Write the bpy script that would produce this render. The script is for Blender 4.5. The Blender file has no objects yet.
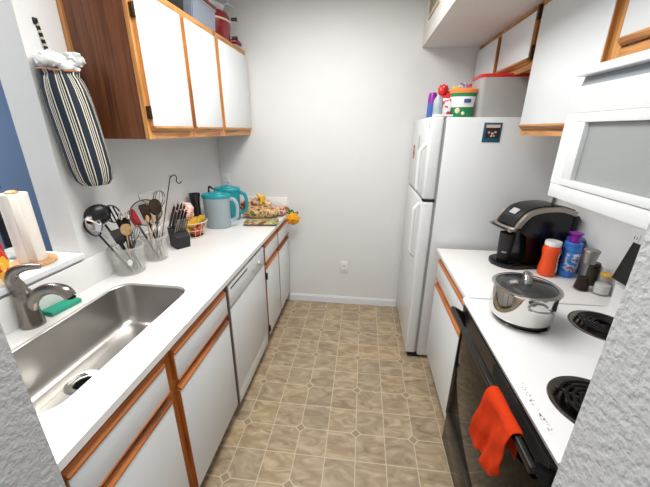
import bpy, bmesh, math, random
from mathutils import Vector, Matrix
random.seed(7)
S = bpy.context.scene
COL = S.collection
PI = math.pi

# ---------------------------------------------------------------- camera
cam_d = bpy.data.cameras.new('camera')
cam = bpy.data.objects.new('camera', cam_d); COL.objects.link(cam)
PITCH, YAW, ROLL = -0.347, -0.1148, 0.0074
fwd = Vector((math.sin(YAW)*math.cos(PITCH), math.cos(YAW)*math.cos(PITCH), math.sin(PITCH)))
rgt = Vector((math.cos(YAW), -math.sin(YAW), 0)); upv = rgt.cross(fwd)
r2 = rgt*math.cos(ROLL) + upv*math.sin(ROLL); u2 = -rgt*math.sin(ROLL) + upv*math.cos(ROLL)
M = Matrix((r2, u2, -fwd)).transposed().to_4x4(); M.translation = (1.2737, -2.7557, 1.6237)
cam.matrix_world = M
cam_d.sensor_width = 36; cam_d.lens = 314.7/650*36; cam_d.clip_start = 0.02
S.camera = cam

# ---------------------------------------------------------------- world, lights, exposure
w = bpy.data.worlds.new('world'); S.world = w; w.use_nodes = True
w.node_tree.nodes['Background'].inputs[0].default_value = (0.86, 0.93, 1.0, 1)
w.node_tree.nodes['Background'].inputs[1].default_value = 0.62
def area(name, loc, rot, sx, sy, power, col):
    d = bpy.data.lights.new(name, 'AREA'); d.shape = 'RECTANGLE'; d.size = sx; d.size_y = sy
    d.energy = power; d.color = col
    o = bpy.data.objects.new(name, d); COL.objects.link(o); o.location = loc; o.rotation_euler = rot
area('kitchen_ceiling_lamp', (1.02, -1.45, 2.52), (0, 0, 0), 0.6, 1.6, 33, (1.0, 0.98, 0.955))
area('far_room_fill', (-0.8, -1.6, 2.5), (0, 0, 0), 0.5, 0.5, 30, (1.0, 0.97, 0.93))  # unseen fill added to brighten the blue wall past the opening
area('frontal_fill', (1.5, -4.2, 2.3), (math.radians(62), 0, 0), 1.6, 1.0, 9, (0.93, 0.97, 1.0))  # unseen frontal fill behind the camera, not a known fixture
S.view_settings.view_transform = 'Standard'; S.view_settings.look = 'None'
S.view_settings.exposure = 0.32; S.view_settings.gamma = 1.0
S.view_settings.use_curve_mapping = False

# ---------------------------------------------------------------- materials
def hexc(r, g, b):
    f = lambda c: ((c/255+0.055)/1.055)**2.4 if c/255 > 0.04045 else c/255/12.92
    return (f(r), f(g), f(b), 1)
def newmat(name):
    m = bpy.data.materials.new(name); m.use_nodes = True
    nt = m.node_tree; b = nt.nodes['Principled BSDF']
    return m, nt, b
def mat(name, c, rough=0.5, metal=0.0, bump=0, bscale=50, spec=0.5, alpha=1, trans=0, var=0, vscale=8, coat=0, bdist=0.01, emit=None):
    m, nt, b = newmat(name)
    b.inputs['Base Color'].default_value = c
    b.inputs['Roughness'].default_value = rough; b.inputs['Metallic'].default_value = metal
    b.inputs['Specular IOR Level'].default_value = spec
    b.inputs['Alpha'].default_value = alpha
    b.inputs['Transmission Weight'].default_value = trans
    b.inputs['Coat Weight'].default_value = coat
    tc = nt.nodes.new('ShaderNodeTexCoord')
    n = nt.nodes.new('ShaderNodeTexNoise'); n.inputs['Scale'].default_value = vscale; n.inputs['Detail'].default_value = 4
    nt.links.new(tc.outputs['Object'], n.inputs['Vector'])
    if var:
        mx = nt.nodes.new('ShaderNodeMix'); mx.data_type = 'RGBA'
        mx.inputs[6].default_value = tuple(max(0, x*(1-var)) for x in c[:3])+(1,)
        mx.inputs[7].default_value = tuple(min(1, x*(1+var)) for x in c[:3])+(1,)
        nt.links.new(n.outputs['Fac'], mx.inputs[0]); nt.links.new(mx.outputs[2], b.inputs['Base Color'])
    if bump:
        n2 = nt.nodes.new('ShaderNodeTexNoise'); n2.inputs['Scale'].default_value = bscale; n2.inputs['Detail'].default_value = 3
        nt.links.new(tc.outputs['Object'], n2.inputs['Vector'])
        bp = nt.nodes.new('ShaderNodeBump'); bp.inputs['Strength'].default_value = bump; bp.inputs['Distance'].default_value = bdist
        nt.links.new(n2.outputs['Fac'], bp.inputs['Height']); nt.links.new(bp.outputs['Normal'], b.inputs['Normal'])
    return m
def wood(name, c1, c2, axis=2, rough=0.42, scale=1.0, fine=1.0):
    m, nt, b = newmat(name)
    tc = nt.nodes.new('ShaderNodeTexCoord'); mp = nt.nodes.new('ShaderNodeMapping')
    sc = [14*scale]*3; sc[axis] = 1.1*scale
    mp.inputs['Scale'].default_value = sc
    nt.links.new(tc.outputs['Object'], mp.inputs['Vector'])
    n = nt.nodes.new('ShaderNodeTexNoise'); n.inputs['Scale'].default_value = 1.0; n.inputs['Detail'].default_value = 6; n.inputs['Distortion'].default_value = 1.2
    nt.links.new(mp.outputs[0], n.inputs['Vector'])
    mp2 = nt.nodes.new('ShaderNodeMapping'); sc2 = [90*fine]*3; sc2[axis] = 4
    mp2.inputs['Scale'].default_value = sc2; nt.links.new(tc.outputs['Object'], mp2.inputs['Vector'])
    n2 = nt.nodes.new('ShaderNodeTexNoise'); n2.inputs['Scale'].default_value = 1.0; nt.links.new(mp2.outputs[0], n2.inputs['Vector'])
    wv = nt.nodes.new('ShaderNodeMath'); wv.operation = 'MULTIPLY'; wv.inputs[1].default_value = 16
    nt.links.new(n.outputs['Fac'], wv.inputs[0])
    sn = nt.nodes.new('ShaderNodeMath'); sn.operation = 'SINE'; nt.links.new(wv.outputs[0], sn.inputs[0])
    a = nt.nodes.new('ShaderNodeMath'); a.operation = 'MULTIPLY_ADD'; a.inputs[1].default_value = 0.22; nt.links.new(sn.outputs[0], a.inputs[0]); nt.links.new(n2.outputs['Fac'], a.inputs[2])
    r = nt.nodes.new('ShaderNodeValToRGB'); r.color_ramp.elements[0].position = 0.25; r.color_ramp.elements[1].position = 0.8
    r.color_ramp.elements[0].color = c1; r.color_ramp.elements[1].color = c2
    nt.links.new(a.outputs[0], r.inputs[0]); nt.links.new(r.outputs[0], b.inputs['Base Color'])
    b.inputs['Roughness'].default_value = rough
    return m
MT = {}
MT['wall'] = mat('wall_paint', hexc(221, 222, 221), 0.7, bump=0.25, bscale=120, var=0.02, bdist=0.002)
MT['orange_peel_shaded'] = mat('orange_peel_paint_with_shade', hexc(184, 185, 186), 0.75, bump=0.9, bscale=75, var=0.03, bdist=0.006)  # textured wall ends; the greyer tone is shade put into the base colour
MT['blue_wall'] = mat('blue_wall_paint', hexc(112, 136, 168), 0.7, bump=0.1)
MT['ceil'] = mat('ceiling_paint', hexc(215, 212, 206), 0.8, bump=0.1)
MT['trim'] = mat('white_trim', hexc(226, 229, 232), 0.4)
MT['counter'] = mat('white_laminate_counter', hexc(232, 231, 229), 0.32, var=0.01)
MT['door'] = mat('white_laminate_door', hexc(222, 226, 228), 0.38, var=0.008, vscale=3)
MT['oak_h'] = wood('honey_oak_lengthwise', hexc(146, 88, 40), hexc(206, 148, 84), 1)
MT['oak_v'] = wood('honey_oak_upright', hexc(146, 88, 40), hexc(206, 148, 84), 2)
MT['oakd_h'] = wood('red_oak_lengthwise', hexc(116, 58, 20), hexc(194, 112, 46), 1)
MT['oakd_v'] = wood('red_oak_upright', hexc(116, 58, 20), hexc(194, 112, 46), 2)
MT['walnut'] = wood('brown_side_panel', hexc(70, 36, 18), hexc(116, 68, 38), 2, 0.4, 0.7, 1.3)
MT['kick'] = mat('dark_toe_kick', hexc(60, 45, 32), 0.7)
MT['appl'] = mat('white_enamel', hexc(222, 225, 226), 0.28, bump=0.03, bscale=220, bdist=0.001)
MT['applg'] = mat('grey_seal', hexc(150, 152, 152), 0.6)
MT['hinge'] = mat('dark_brass_hinge', hexc(70, 55, 35), 0.4, 0.8)
MT['steel'] = mat('brushed_steel', hexc(150, 147, 142), 0.34, 1.0, bump=0.05, bscale=300, bdist=0.0005)
MT['sinksteel'] = mat('satin_sink_steel', hexc(190, 188, 184), 0.33, 1.0, var=0.08, vscale=12)
MT['nickel'] = mat('brushed_nickel', hexc(140, 134, 127), 0.27, 1.0)
MT['chrome'] = mat('polished_chrome', hexc(215, 213, 210), 0.08, 1.0)
MT['black'] = mat('black_plastic', hexc(13, 13, 15), 0.35)
MT['blackg'] = mat('gloss_black', hexc(9, 9, 10), 0.22, spec=0.4)
MT['blackm'] = mat('matt_black', hexc(24, 24, 26), 0.6)
MT['coil'] = mat('burner_coil', hexc(30, 30, 32), 0.35, 0.6)
MT['pan'] = mat('drip_pan', hexc(132, 124, 116), 0.2, 1.0, var=0.2)
MT['ovenglass'] = mat('dark_oven_glass', hexc(10, 10, 10), 0.07, spec=0.22, coat=0.0)
MT['red'] = mat('red_plastic', hexc(196, 30, 34), 0.35)
MT['maroon'] = mat('maroon_enamel', hexc(124, 14, 30), 0.22, coat=0.3)
MT['orange_cloth'] = mat('orange_terry', hexc(196, 56, 22), 0.95, bump=0.5, bscale=260, var=0.2, vscale=40, bdist=0.0015, spec=0.1)
MT['teal'] = mat('teal_plastic', hexc(20, 148, 160), 0.35)
MT['frost'] = mat('frosted_plastic', hexc(190, 205, 212), 0.35, trans=0.35, alpha=0.93)
MT['clear'] = mat('cloudy_clear_plastic', hexc(214, 214, 208), 0.25, trans=0.1, alpha=0.27)
MT['clearbin'] = mat('cloudy_storage_plastic', hexc(215, 215, 212), 0.3, alpha=0.36)
MT['glass'] = mat('clear_glass', (1, 1, 1, 1), 0.03, trans=1.0)
MT['glasst'] = mat('thin_glass', hexc(90, 92, 92), 0.05, alpha=0.07)
MT['glasslid'] = mat('smoky_glass_lid', hexc(60, 64, 64), 0.05, alpha=0.72, coat=0.3)
MT['paper'] = mat('paper_towel', hexc(236, 230, 220), 0.95, bump=0.5, bscale=180, bdist=0.002)
MT['lwood'] = wood('light_wood', hexc(176, 124, 78), hexc(214, 170, 120), 0, 0.5, 2)
MT['spoonwood'] = wood('spoon_wood', hexc(186, 140, 92), hexc(222, 182, 132), 2, 0.55, 2)
MT['sponge'] = mat('green_sponge', hexc(48, 166, 136), 0.9, bump=1, bscale=240, var=0.15, vscale=90, bdist=0.004)
MT['whiteplastic'] = mat('white_plastic', hexc(228, 228, 226), 0.35)
MT['plasticbag'] = mat('thin_white_plastic_bag', hexc(235, 238, 238), 0.3, alpha=0.85, bump=0.6, bscale=40)
MT['orangeb'] = mat('orange_plastic', hexc(232, 78, 24), 0.35)
MT['blueb'] = mat('blue_plastic', hexc(52, 112, 196), 0.35)
MT['blue2'] = mat('dull_blue_plastic', hexc(62, 96, 170), 0.4)
MT['purple'] = mat('purple_plastic', hexc(132, 24, 150), 0.35)
MT['green'] = mat('green_print', hexc(20, 128, 74), 0.45)
MT['navy'] = mat('navy_print', hexc(40, 60, 130), 0.45)
MT['orangelid'] = mat('orange_lid', hexc(240, 130, 60), 0.4)
MT['yellow'] = mat('yellow_peel', hexc(232, 184, 52), 0.5, var=0.12, vscale=25)
MT['banana'] = mat('banana_peel', hexc(214, 166, 40), 0.5, var=0.3, vscale=30)
MT['fruitred'] = mat('red_fruit', hexc(170, 60, 40), 0.4, var=0.3, vscale=20)
MT['petal'] = mat('orange_petal', hexc(244, 166, 30), 0.7, var=0.15, vscale=60)
MT['leaf'] = mat('artificial_leaf', hexc(30, 122, 50), 0.6, var=0.3, vscale=50)
MT['pepper'] = mat('peppercorns', hexc(44, 26, 18), 0.8, bump=0.4, bscale=200, var=0.5, vscale=150, spec=0.15, bdist=0.002)
MT['herb'] = mat('dried_herbs', hexc(58, 56, 40), 0.8, bump=0.4, bscale=200, var=0.4, vscale=150, spec=0.15, bdist=0.002)
MT['pink'] = mat('pink_print', hexc(214, 120, 150), 0.5)
MT['greyscreen'] = mat('microwave_window_film', hexc(150, 154, 154), 0.25, spec=0.4)
MT['greyvent'] = mat('grey_vent', hexc(132, 138, 144), 0.4)
MT['lightgrey'] = mat('light_grey_plastic', hexc(185, 187, 190), 0.4)
MT['dwtrim'] = mat('grey_brown_metal_trim', hexc(128, 118, 110), 0.4, 0.3)
MT['beigevent'] = mat('beige_metal_vent', hexc(196, 184, 160), 0.5)
MT['tealframe'] = mat('teal_magnet_border', hexc(20, 84, 110), 0.45)
MT['photo'] = mat('dark_photo_print', hexc(48, 34, 34), 0.3, var=0.9, vscale=60)
MT['skinpink'] = mat('faded_photo_light', hexc(214, 190, 180), 0.4)
MT['silver'] = mat('satin_silver_plastic', hexc(168, 158, 148), 0.3, 0.8)
MT['whisk'] = mat('steel_wire', hexc(120, 116, 110), 0.25, 1.0)
MT['wiremesh'] = mat('fine_wire_mesh', hexc(120, 116, 110), 0.4, 0.6, alpha=0.4)
MT['brownwire'] = mat('dark_wire', hexc(70, 55, 40), 0.4, 0.7)
MT['creamwire'] = mat('cream_wire', hexc(222, 205, 170), 0.4)
MT['elastic'] = mat('tan_elastic', hexc(160, 110, 70), 0.8)

def printed(name, cols, scale=18, rough=0.4, stretch=(1, 1, 1)):
    """crinkled printed packaging: hard-edged patches of ink"""
    m, nt, b = newmat(name)
    tc = nt.nodes.new('ShaderNodeTexCoord'); mp = nt.nodes.new('ShaderNodeMapping'); mp.inputs['Scale'].default_value = stretch
    nt.links.new(tc.outputs['Object'], mp.inputs['Vector'])
    n = nt.nodes.new('ShaderNodeTexNoise'); n.inputs['Scale'].default_value = scale; n.inputs['Detail'].default_value = 2
    nt.links.new(mp.outputs[0], n.inputs['Vector'])
    r = nt.nodes.new('ShaderNodeValToRGB'); cr = r.color_ramp; cr.interpolation = 'CONSTANT'
    k = len(cols)
    cr.elements[0].position = 0; cr.elements[0].color = cols[0]
    cr.elements[1].position = 0.34; cr.elements[1].color = cols[1]
    for i in range(2, k):
        e = cr.elements.new(0.34+0.32*(i-1)/(k-1)); e.color = cols[i]
    nt.links.new(n.outputs['Fac'], r.inputs[0]); nt.links.new(r.outputs[0], b.inputs['Base Color'])
    b.inputs['Roughness'].default_value = rough
    return m
MT['chips'] = printed('red_yellow_snack_print', [hexc(120, 20, 15), hexc(206, 34, 24), hexc(206, 34, 24), hexc(236, 178, 34), hexc(240, 220, 190)], 14)
MT['bread'] = printed('bread_bag_print', [hexc(90, 50, 30), hexc(170, 116, 66), hexc(190, 140, 84), hexc(214, 180, 130), hexc(100, 96, 40)], 26)
MT['tortilla'] = printed('wrap_pack_print', [hexc(110, 20, 26), hexc(140, 40, 40), hexc(190, 180, 140), hexc(150, 160, 90), hexc(120, 50, 40)], 24, stretch=(1, 2, 1))
MT['snackred'] = printed('red_tan_print', [hexc(90, 20, 24), hexc(150, 50, 44), hexc(190, 150, 110), hexc(214, 196, 170)], 30)
MT['pinkbag'] = printed('pink_bag_print', [hexc(196, 70, 84), hexc(226, 150, 140), hexc(236, 190, 170), hexc(230, 214, 204)], 26)
MT['hearts'] = printed('white_pouch_red_print', [hexc(200, 40, 44), hexc(232, 228, 230), hexc(232, 228, 230), hexc(216, 216, 226), hexc(206, 60, 60)], 30)
MT['bluelabel'] = printed('blue_label_print', [hexc(30, 70, 150), hexc(60, 120, 200), hexc(70, 130, 205), hexc(190, 206, 226), hexc(150, 90, 110)], 34)
MT['orangelabel'] = printed('orange_label_print', [hexc(214, 60, 16), hexc(232, 78, 24), hexc(232, 78, 24), hexc(236, 90, 36)], 16)

# vinyl floor: small tiles with a clipped-corner diamond every second joint
def floor_mat():
    m, nt, b = newmat('vinyl_tile_floor')
    N = nt.nodes; Lk = nt.links
    def mth(op, a, c=None, d=None):
        n = N.new('ShaderNodeMath'); n.operation = op
        for i, v in enumerate((a, c, d)):
            if v is None: continue
            if isinstance(v, (int, float)): n.inputs[i].default_value = v
            else: Lk.new(v, n.inputs[i])
        return n.outputs[0]
    tc = N.new('ShaderNodeTexCoord'); sp = N.new('ShaderNodeSeparateXYZ'); Lk.new(tc.outputs['Object'], sp.inputs[0])
    P = 0.3185
    U = mth('DIVIDE', mth('SUBTRACT', sp.outputs[0], 0.6679-20*P), P); V = mth('DIVIDE', mth('SUBTRACT', sp.outputs[1], -1.4276-20*P), P)
    def dist(x, k):   # distance to the nearest joint, in periods
        f = mth('FRACT', mth('ADD', mth('MULTIPLY', x, k), 0.5)); return mth('DIVIDE', mth('ABSOLUTE', mth('SUBTRACT', f, 0.5)), k)
    du2, dv2 = dist(U, 2), dist(V, 2); du, dv = dist(U, 1), dist(V, 1)
    gl = mth('LESS_THAN', mth('MINIMUM', du2, dv2), 0.0075)
    l1 = mth('ADD', du, dv)
    ind = mth('LESS_THAN', l1, 0.088)
    ring = mth('LESS_THAN', mth('ABSOLUTE', mth('SUBTRACT', l1, 0.088)), 0.012)
    grout = mth('MAXIMUM', mth('MULTIPLY', gl, mth('SUBTRACT', 1, ind)), ring)
    # per tile variation
    iu = mth('FLOOR', mth('MULTIPLY', U, 2)); iv = mth('FLOOR', mth('MULTIPLY', V, 2))
    cb = N.new('ShaderNodeCombineXYZ'); Lk.new(iu, cb.inputs[0]); Lk.new(iv, cb.inputs[1])
    wn = N.new('ShaderNodeTexWhiteNoise'); wn.noise_dimensions = '3D'; Lk.new(cb.outputs[0], wn.inputs['Vector'])
    off = N.new('ShaderNodeVectorMath'); off.operation = 'MULTIPLY_ADD'; Lk.new(wn.outputs['Color'], off.inputs[0]); off.inputs[1].default_value = (9, 9, 9); Lk.new(tc.outputs['Object'], off.inputs[2])
    mp = N.new('ShaderNodeMapping'); mp.inputs['Rotation'].default_value = (0, 0, 0.6); mp.inputs['Scale'].default_value = (7, 17, 7); Lk.new(off.outputs[0], mp.inputs['Vector'])
    n = N.new('ShaderNodeTexNoise'); n.inputs['Scale'].default_value = 1; n.inputs['Detail'].default_value = 5; n.inputs['Distortion'].default_value = 1.6; Lk.new(mp.outputs[0], n.inputs['Vector'])
    r = N.new('ShaderNodeValToRGB'); cr = r.color_ramp
    cr.elements[0].position = 0.28; cr.elements[0].color = hexc(136, 116, 92)
    cr.elements[1].position = 0.72; cr.elements[1].color = hexc(190, 172, 142)
    e = cr.elements.new(0.5); e.color = hexc(164, 144, 115)
    Lk.new(n.outputs['Fac'], r.inputs[0])
    hv = N.new('ShaderNodeHueSaturation'); Lk.new(r.outputs[0], hv.inputs['Color'])
    Lk.new(mth('ADD', mth('MULTIPLY', wn.outputs['Value'], 0.16), 0.92), hv.inputs['Value'])
    Lk.new(mth('ADD', mth('MULTIPLY', wn.outputs['Value'], 0.15), 0.9), hv.inputs['Saturation'])
    mx = N.new('ShaderNodeMix'); mx.data_type = 'RGBA'; Lk.new(ind, mx.inputs[0]); Lk.new(hv.outputs[0], mx.inputs[6]); mx.inputs[7].default_value = hexc(152, 132, 106)
    m2 = N.new('ShaderNodeMix'); m2.data_type = 'RGBA'; Lk.new(grout, m2.inputs[0]); Lk.new(mx.outputs[2], m2.inputs[6]); m2.inputs[7].default_value = hexc(198, 184, 160)
    Lk.new(m2.outputs[2], b.inputs['Base Color']); b.inputs['Roughness'].default_value = 0.42
    return m
MT['floor'] = floor_mat()

def stripe_mat():
    m, nt, b = newmat('navy_cream_striped_fabric')
    N = nt.nodes; Lk = nt.links
    tc = N.new('ShaderNodeUVMap'); tc.uv_map = 'around'
    sp = N.new('ShaderNodeSeparateXYZ'); Lk.new(tc.outputs[0], sp.inputs[0])
    a = N.new('ShaderNodeMath'); a.operation = 'MULTIPLY'; a.inputs[1].default_value = 9; Lk.new(sp.outputs[0], a.inputs[0])
    f = N.new('ShaderNodeMath'); f.operation = 'FRACT'; Lk.new(a.outputs[0], f.inputs[0])
    r = N.new('ShaderNodeValToRGB'); cr = r.color_ramp; cr.interpolation = 'CONSTANT'
    navy, cream = hexc(26, 38, 54), hexc(214, 208, 190)
    st = [(0, navy), (0.44, cream), (0.52, navy), (0.60, cream), (0.66, navy), (0.73, cream), (0.79, navy), (0.92, cream)]
    cr.elements[0].position = 0; cr.elements[0].color = navy
    cr.elements[1].position = 0.44; cr.elements[1].color = cream
    for p, c in st[2:]:
        e = cr.elements.new(p); e.color = c
    Lk.new(f.outputs[0], r.inputs[0]); Lk.new(r.outputs[0], b.inputs['Base Color']); b.inputs['Roughness'].default_value = 0.9
    return m
MT['stripe'] = stripe_mat()

def banded(name, c1, c2, freq, axis=2):
    m, nt, b = newmat(name); N = nt.nodes; Lk = nt.links
    tc = N.new('ShaderNodeTexCoord'); sp = N.new('ShaderNodeSeparateXYZ'); Lk.new(tc.outputs['Object'], sp.inputs[0])
    a = N.new('ShaderNodeMath'); a.operation = 'MULTIPLY'; a.inputs[1].default_value = freq; Lk.new(sp.outputs[axis], a.inputs[0])
    f = N.new('ShaderNodeMath'); f.operation = 'FRACT'; Lk.new(a.outputs[0], f.inputs[0])
    g = N.new('ShaderNodeMath'); g.operation = 'GREATER_THAN'; g.inputs[1].default_value = 0.62; Lk.new(f.outputs[0], g.inputs[0])
    mx = N.new('ShaderNodeMix'); mx.data_type = 'RGBA'; Lk.new(g.outputs[0], mx.inputs[0]); mx.inputs[6].default_value = c1; mx.inputs[7].default_value = c2
    Lk.new(mx.outputs[2], b.inputs['Base Color']); b.inputs['Roughness'].default_value = 0.8
    return m
MT['strap'] = banded('black_cream_banded_strap', hexc(22, 22, 26), hexc(200, 192, 168), 45)

def cooktop_mat():   # white enamel with worn grey scuffs near the front edge
    m, nt, b = newmat('cooktop_enamel'); N = nt.nodes; Lk = nt.links
    tc = N.new('ShaderNodeTexCoord'); sp = N.new('ShaderNodeSeparateXYZ'); Lk.new(tc.outputs['Object'], sp.inputs[0])
    n = N.new('ShaderNodeTexNoise'); n.inputs['Scale'].default_value = 150; n.inputs['Detail'].default_value = 3; Lk.new(tc.outputs['Object'], n.inputs['Vector'])
    def mr(o, a, c, d, e):
        x = N.new('ShaderNodeMapRange'); x.inputs[1].default_value = a; x.inputs[2].default_value = c; x.inputs[3].default_value = d; x.inputs[4].default_value = e; Lk.new(o, x.inputs[0]); return x.outputs[0]
    def mul(a, c):
        x = N.new('ShaderNodeMath'); x.operation = 'MULTIPLY'; Lk.new(a, x.inputs[0]); Lk.new(c, x.inputs[1]); return x.outputs[0]
    # object space = world minus stove origin (1.76,-1.81,0)
    ax = mul(mr(sp.outputs[0], 0.006, 0.009, 0, 1), mr(sp.outputs[0], 0.018, 0.022, 1, 0))
    ay = mul(mr(sp.outputs[1], -0.31, -0.29, 0, 1), mr(sp.outputs[1], -0.15, -0.13, 1, 0))
    k = mul(mul(ax, ay), mr(n.outputs['Fac'], 0.54, 0.60, 0, 1))
    mx = N.new('ShaderNodeMix'); mx.data_type = 'RGBA'; Lk.new(k, mx.inputs[0]); mx.inputs[6].default_value = hexc(232, 232, 233); mx.inputs[7].default_value = hexc(110, 110, 116)
    Lk.new(mx.outputs[2], b.inputs['Base Color']); b.inputs['Roughness'].default_value = 0.2
    return m
MT['cooktop'] = cooktop_mat()

# ---------------------------------------------------------------- mesh helpers
def MB(): return bmesh.new()
def box(bm, x0, x1, y0, y1, z0, z1, bev=0, seg=2):
    vs = [bm.verts.new(p) for p in [(x0,y0,z0),(x1,y0,z0),(x1,y1,z0),(x0,y1,z0),(x0,y0,z1),(x1,y0,z1),(x1,y1,z1),(x0,y1,z1)]]
    fs = [bm.faces.new([vs[i] for i in f]) for f in [(3,2,1,0),(4,5,6,7),(0,1,5,4),(1,2,6,5),(2,3,7,6),(3,0,4,7)]]
    if bev:
        es = list({e for f in fs for e in f.edges})
        bmesh.ops.bevel(bm, geom=es, offset=bev, segments=seg, affect='EDGES', profile=0.5)
    return vs
def prism(bm, pts, axis, a, b, bev=0):
    """extrude a 2D outline along axis (0,1,2) from a to b; pts are the other two coords in order"""
    def mk(p, t):
        q = list(p); q.insert(axis, t); return bm.verts.new(q)
    A = [mk(p, a) for p in pts]; B = [mk(p, b) for p in pts]
    n = len(pts); fs = [bm.faces.new(A), bm.faces.new(B[::-1])]
    for i in range(n): fs.append(bm.faces.new([A[i], B[i], B[(i+1) % n], A[(i+1) % n]]))
    if bev:
        es = list({e for f in fs[:2] for e in f.edges})
        bmesh.ops.bevel(bm, geom=es, offset=bev, segments=2, affect='EDGES')
def lathe(bm, prof, c=(0, 0, 0), seg=32, mtx=None, sx=1, sy=1, uv=False):
    """prof: list of (r,z). closed at ends when r==0"""
    rings = []
    for r, z in prof:
        if r < 1e-6: rings.append([bm.verts.new((0, 0, z))])
        else: rings.append([bm.verts.new((r*sx*math.cos(2*PI*i/seg), r*sy*math.sin(2*PI*i/seg), z)) for i in range(seg)])
    for a, b in zip(rings, rings[1:]):
        if len(a) == 1 and len(b) == 1: continue
        for i in range(seg):
            j = (i+1) % seg
            if len(a) == 1: bm.faces.new([a[0], b[i], b[j]])
            elif len(b) == 1: bm.faces.new([a[i], a[j], b[0]])
            else: bm.faces.new([a[i], a[j], b[j], b[i]])
    vs = [v for r in rings for v in r]
    T = Matrix.Translation(c) @ (mtx.to_4x4() if mtx else Matrix.Identity(4))
    bmesh.ops.transform(bm, matrix=T, verts=vs)
    return rings
def smoothpath(pts, n=6):
    P = [Vector(p) for p in pts]; out = []
    for i in range(len(P)-1):
        p0 = P[max(i-1, 0)]; p1 = P[i]; p2 = P[i+1]; p3 = P[min(i+2, len(P)-1)]
        for k in range(n):
            t = k/n
            out.append(0.5*((2*p1)+(-p0+p2)*t+(2*p0-5*p1+4*p2-p3)*t*t+(-p0+3*p1-3*p2+p3)*t**3))
    out.append(P[-1]); return out
def tube(bm, pts, r, seg=8, smooth=0, flat=1.0, closed=False, caps=True):
    """r: number or list. flat squashes the second axis"""
    if smooth:
        m = len(pts)
        if isinstance(r, (list, tuple)):
            rr = []
            for i in range(m-1):
                for k in range(smooth): rr.append(r[i]+(r[i+1]-r[i])*k/smooth)
            rr.append(r[-1]); r = rr
        pts = smoothpath(pts, smooth)
    P = [Vector(p) for p in pts]; n = len(P)
    R = r if isinstance(r, (list, tuple)) else [r]*n
    t0 = (P[1]-P[0]).normalized(); up = Vector((0, 0, 1)) if abs(t0.z) < 0.9 else Vector((0, 1, 0))
    s = t0.cross(up).normalized(); rings = []
    for i in range(n):
        if closed: t = (P[(i+1) % n]-P[i-1])
        else: t = (P[min(i+1, n-1)]-P[max(i-1, 0)])
        t = t.normalized() if t.length > 1e-9 else t0
        s = (s-t*s.dot(t)).normalized(); u = s.cross(t)
        rings.append([bm.verts.new(P[i]+(s*math.cos(2*PI*k/seg)+u*flat*math.sin(2*PI*k/seg))*R[i]) for k in range(seg)])
    pairs = list(zip(rings, rings[1:]))
    if closed: pairs.append((rings[-1], rings[0]))
    for a, b in pairs:
        for k in range(seg):
            j = (k+1) % seg
            bm.faces.new([a[k], a[j], b[j], b[k]])
    if caps and not closed: bm.faces.new(rings[0][::-1]); bm.faces.new(rings[-1])
def ring(c, r, n=28, mtx=None, ry=None):
    ry = ry or r
    out = []
    for i in range(n):
        v = Vector((r*math.cos(2*PI*i/n), ry*math.sin(2*PI*i/n), 0))
        if mtx: v = mtx @ v
        out.append(Vector(c)+v)
    return out
def grid(bm, f, nu, nv):
    g = [[bm.verts.new(f(i/nu, j/nv)) for j in range(nv+1)] for i in range(nu+1)]
    for i in range(nu):
        for j in range(nv): bm.faces.new([g[i][j], g[i+1][j], g[i+1][j+1], g[i][j+1]])
    return g
def blob(bm, c, rx, ry, rz, noise=0.0, sub=3, seed=0, mtx=None):
    g = bmesh.ops.create_icosphere(bm, subdivisions=sub, radius=1.0)
    rnd = random.Random(seed); ph = [rnd.uniform(0, 6) for _ in range(9)]
    for v in g['verts']:
        p = v.co.copy()
        k = 1+noise*(math.sin(5*p.x+ph[0])*math.sin(6*p.y+ph[1])+math.sin(7*p.z+ph[2])*math.sin(9*p.x+ph[3])*0.7+0.5*math.sin(13*p.y+ph[4])*math.sin(11*p.z+ph[5]))
        q = Vector((p.x*rx*k, p.y*ry*k, p.z*rz*k))
        if mtx: q = mtx @ q
        v.co = q+Vector(c)
def obj(name, bm, m, parent=None, smooth=True, local=False, label=None, solid=0, sub=0):
    if parent is not None and not local:
        root = parent
        while root.parent: root = root.parent
        bmesh.ops.translate(bm, vec=-root.location, verts=bm.verts)
    bmesh.ops.recalc_face_normals(bm, faces=bm.faces)
    me = bpy.data.meshes.new(name); bm.to_mesh(me); bm.free()
    me.materials.append(MT[m] if isinstance(m, str) else m)
    if smooth:
        me.polygons.foreach_set('use_smooth', [True]*len(me.polygons))
        try: me.set_sharp_from_angle(angle=math.radians(38))
        except Exception: pass
    o = bpy.data.objects.new(name, me); COL.objects.link(o)
    if parent is not None: o.parent = parent
    if label: o['label'] = label
    if solid:
        md = o.modifiers.new('solid', 'SOLIDIFY'); md.thickness = solid; md.offset = 0
    if sub:
        md = o.modifiers.new('sub', 'SUBSURF'); md.levels = sub; md.render_levels = sub
    return o
def tag(o, label, cat, group=None, kind=None):
    o['label'] = label; o['category'] = cat
    if group: o['group'] = group
    if kind: o['kind'] = kind
    return o
def thing(name, label, cat, loc=(0, 0, 0), rz=0, group=None):
    o = bpy.data.objects.new(name, None); COL.objects.link(o); o.empty_display_size = 0.05
    o.location = loc; o.rotation_euler = (0, 0, rz)
    return tag(o, label, cat, group)
def single(name, bm, m, label, cat, origin, group=None, **kw):
    """a thing that is one mesh; geometry in world coordinates, origin at its base"""
    bmesh.ops.translate(bm, vec=-Vector(origin), verts=bm.verts)
    o = obj(name, bm, m, **kw); o.location = origin
    return tag(o, label, cat, group)
def struct(name, bm, m, parent=None, smooth=False):
    o = obj(name, bm, m, parent, smooth=smooth)
    if parent is None: o['kind'] = 'structure'
    return o
def B(*a, **k):
    bm = MB(); box(bm, *a, **k); return bm

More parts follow.
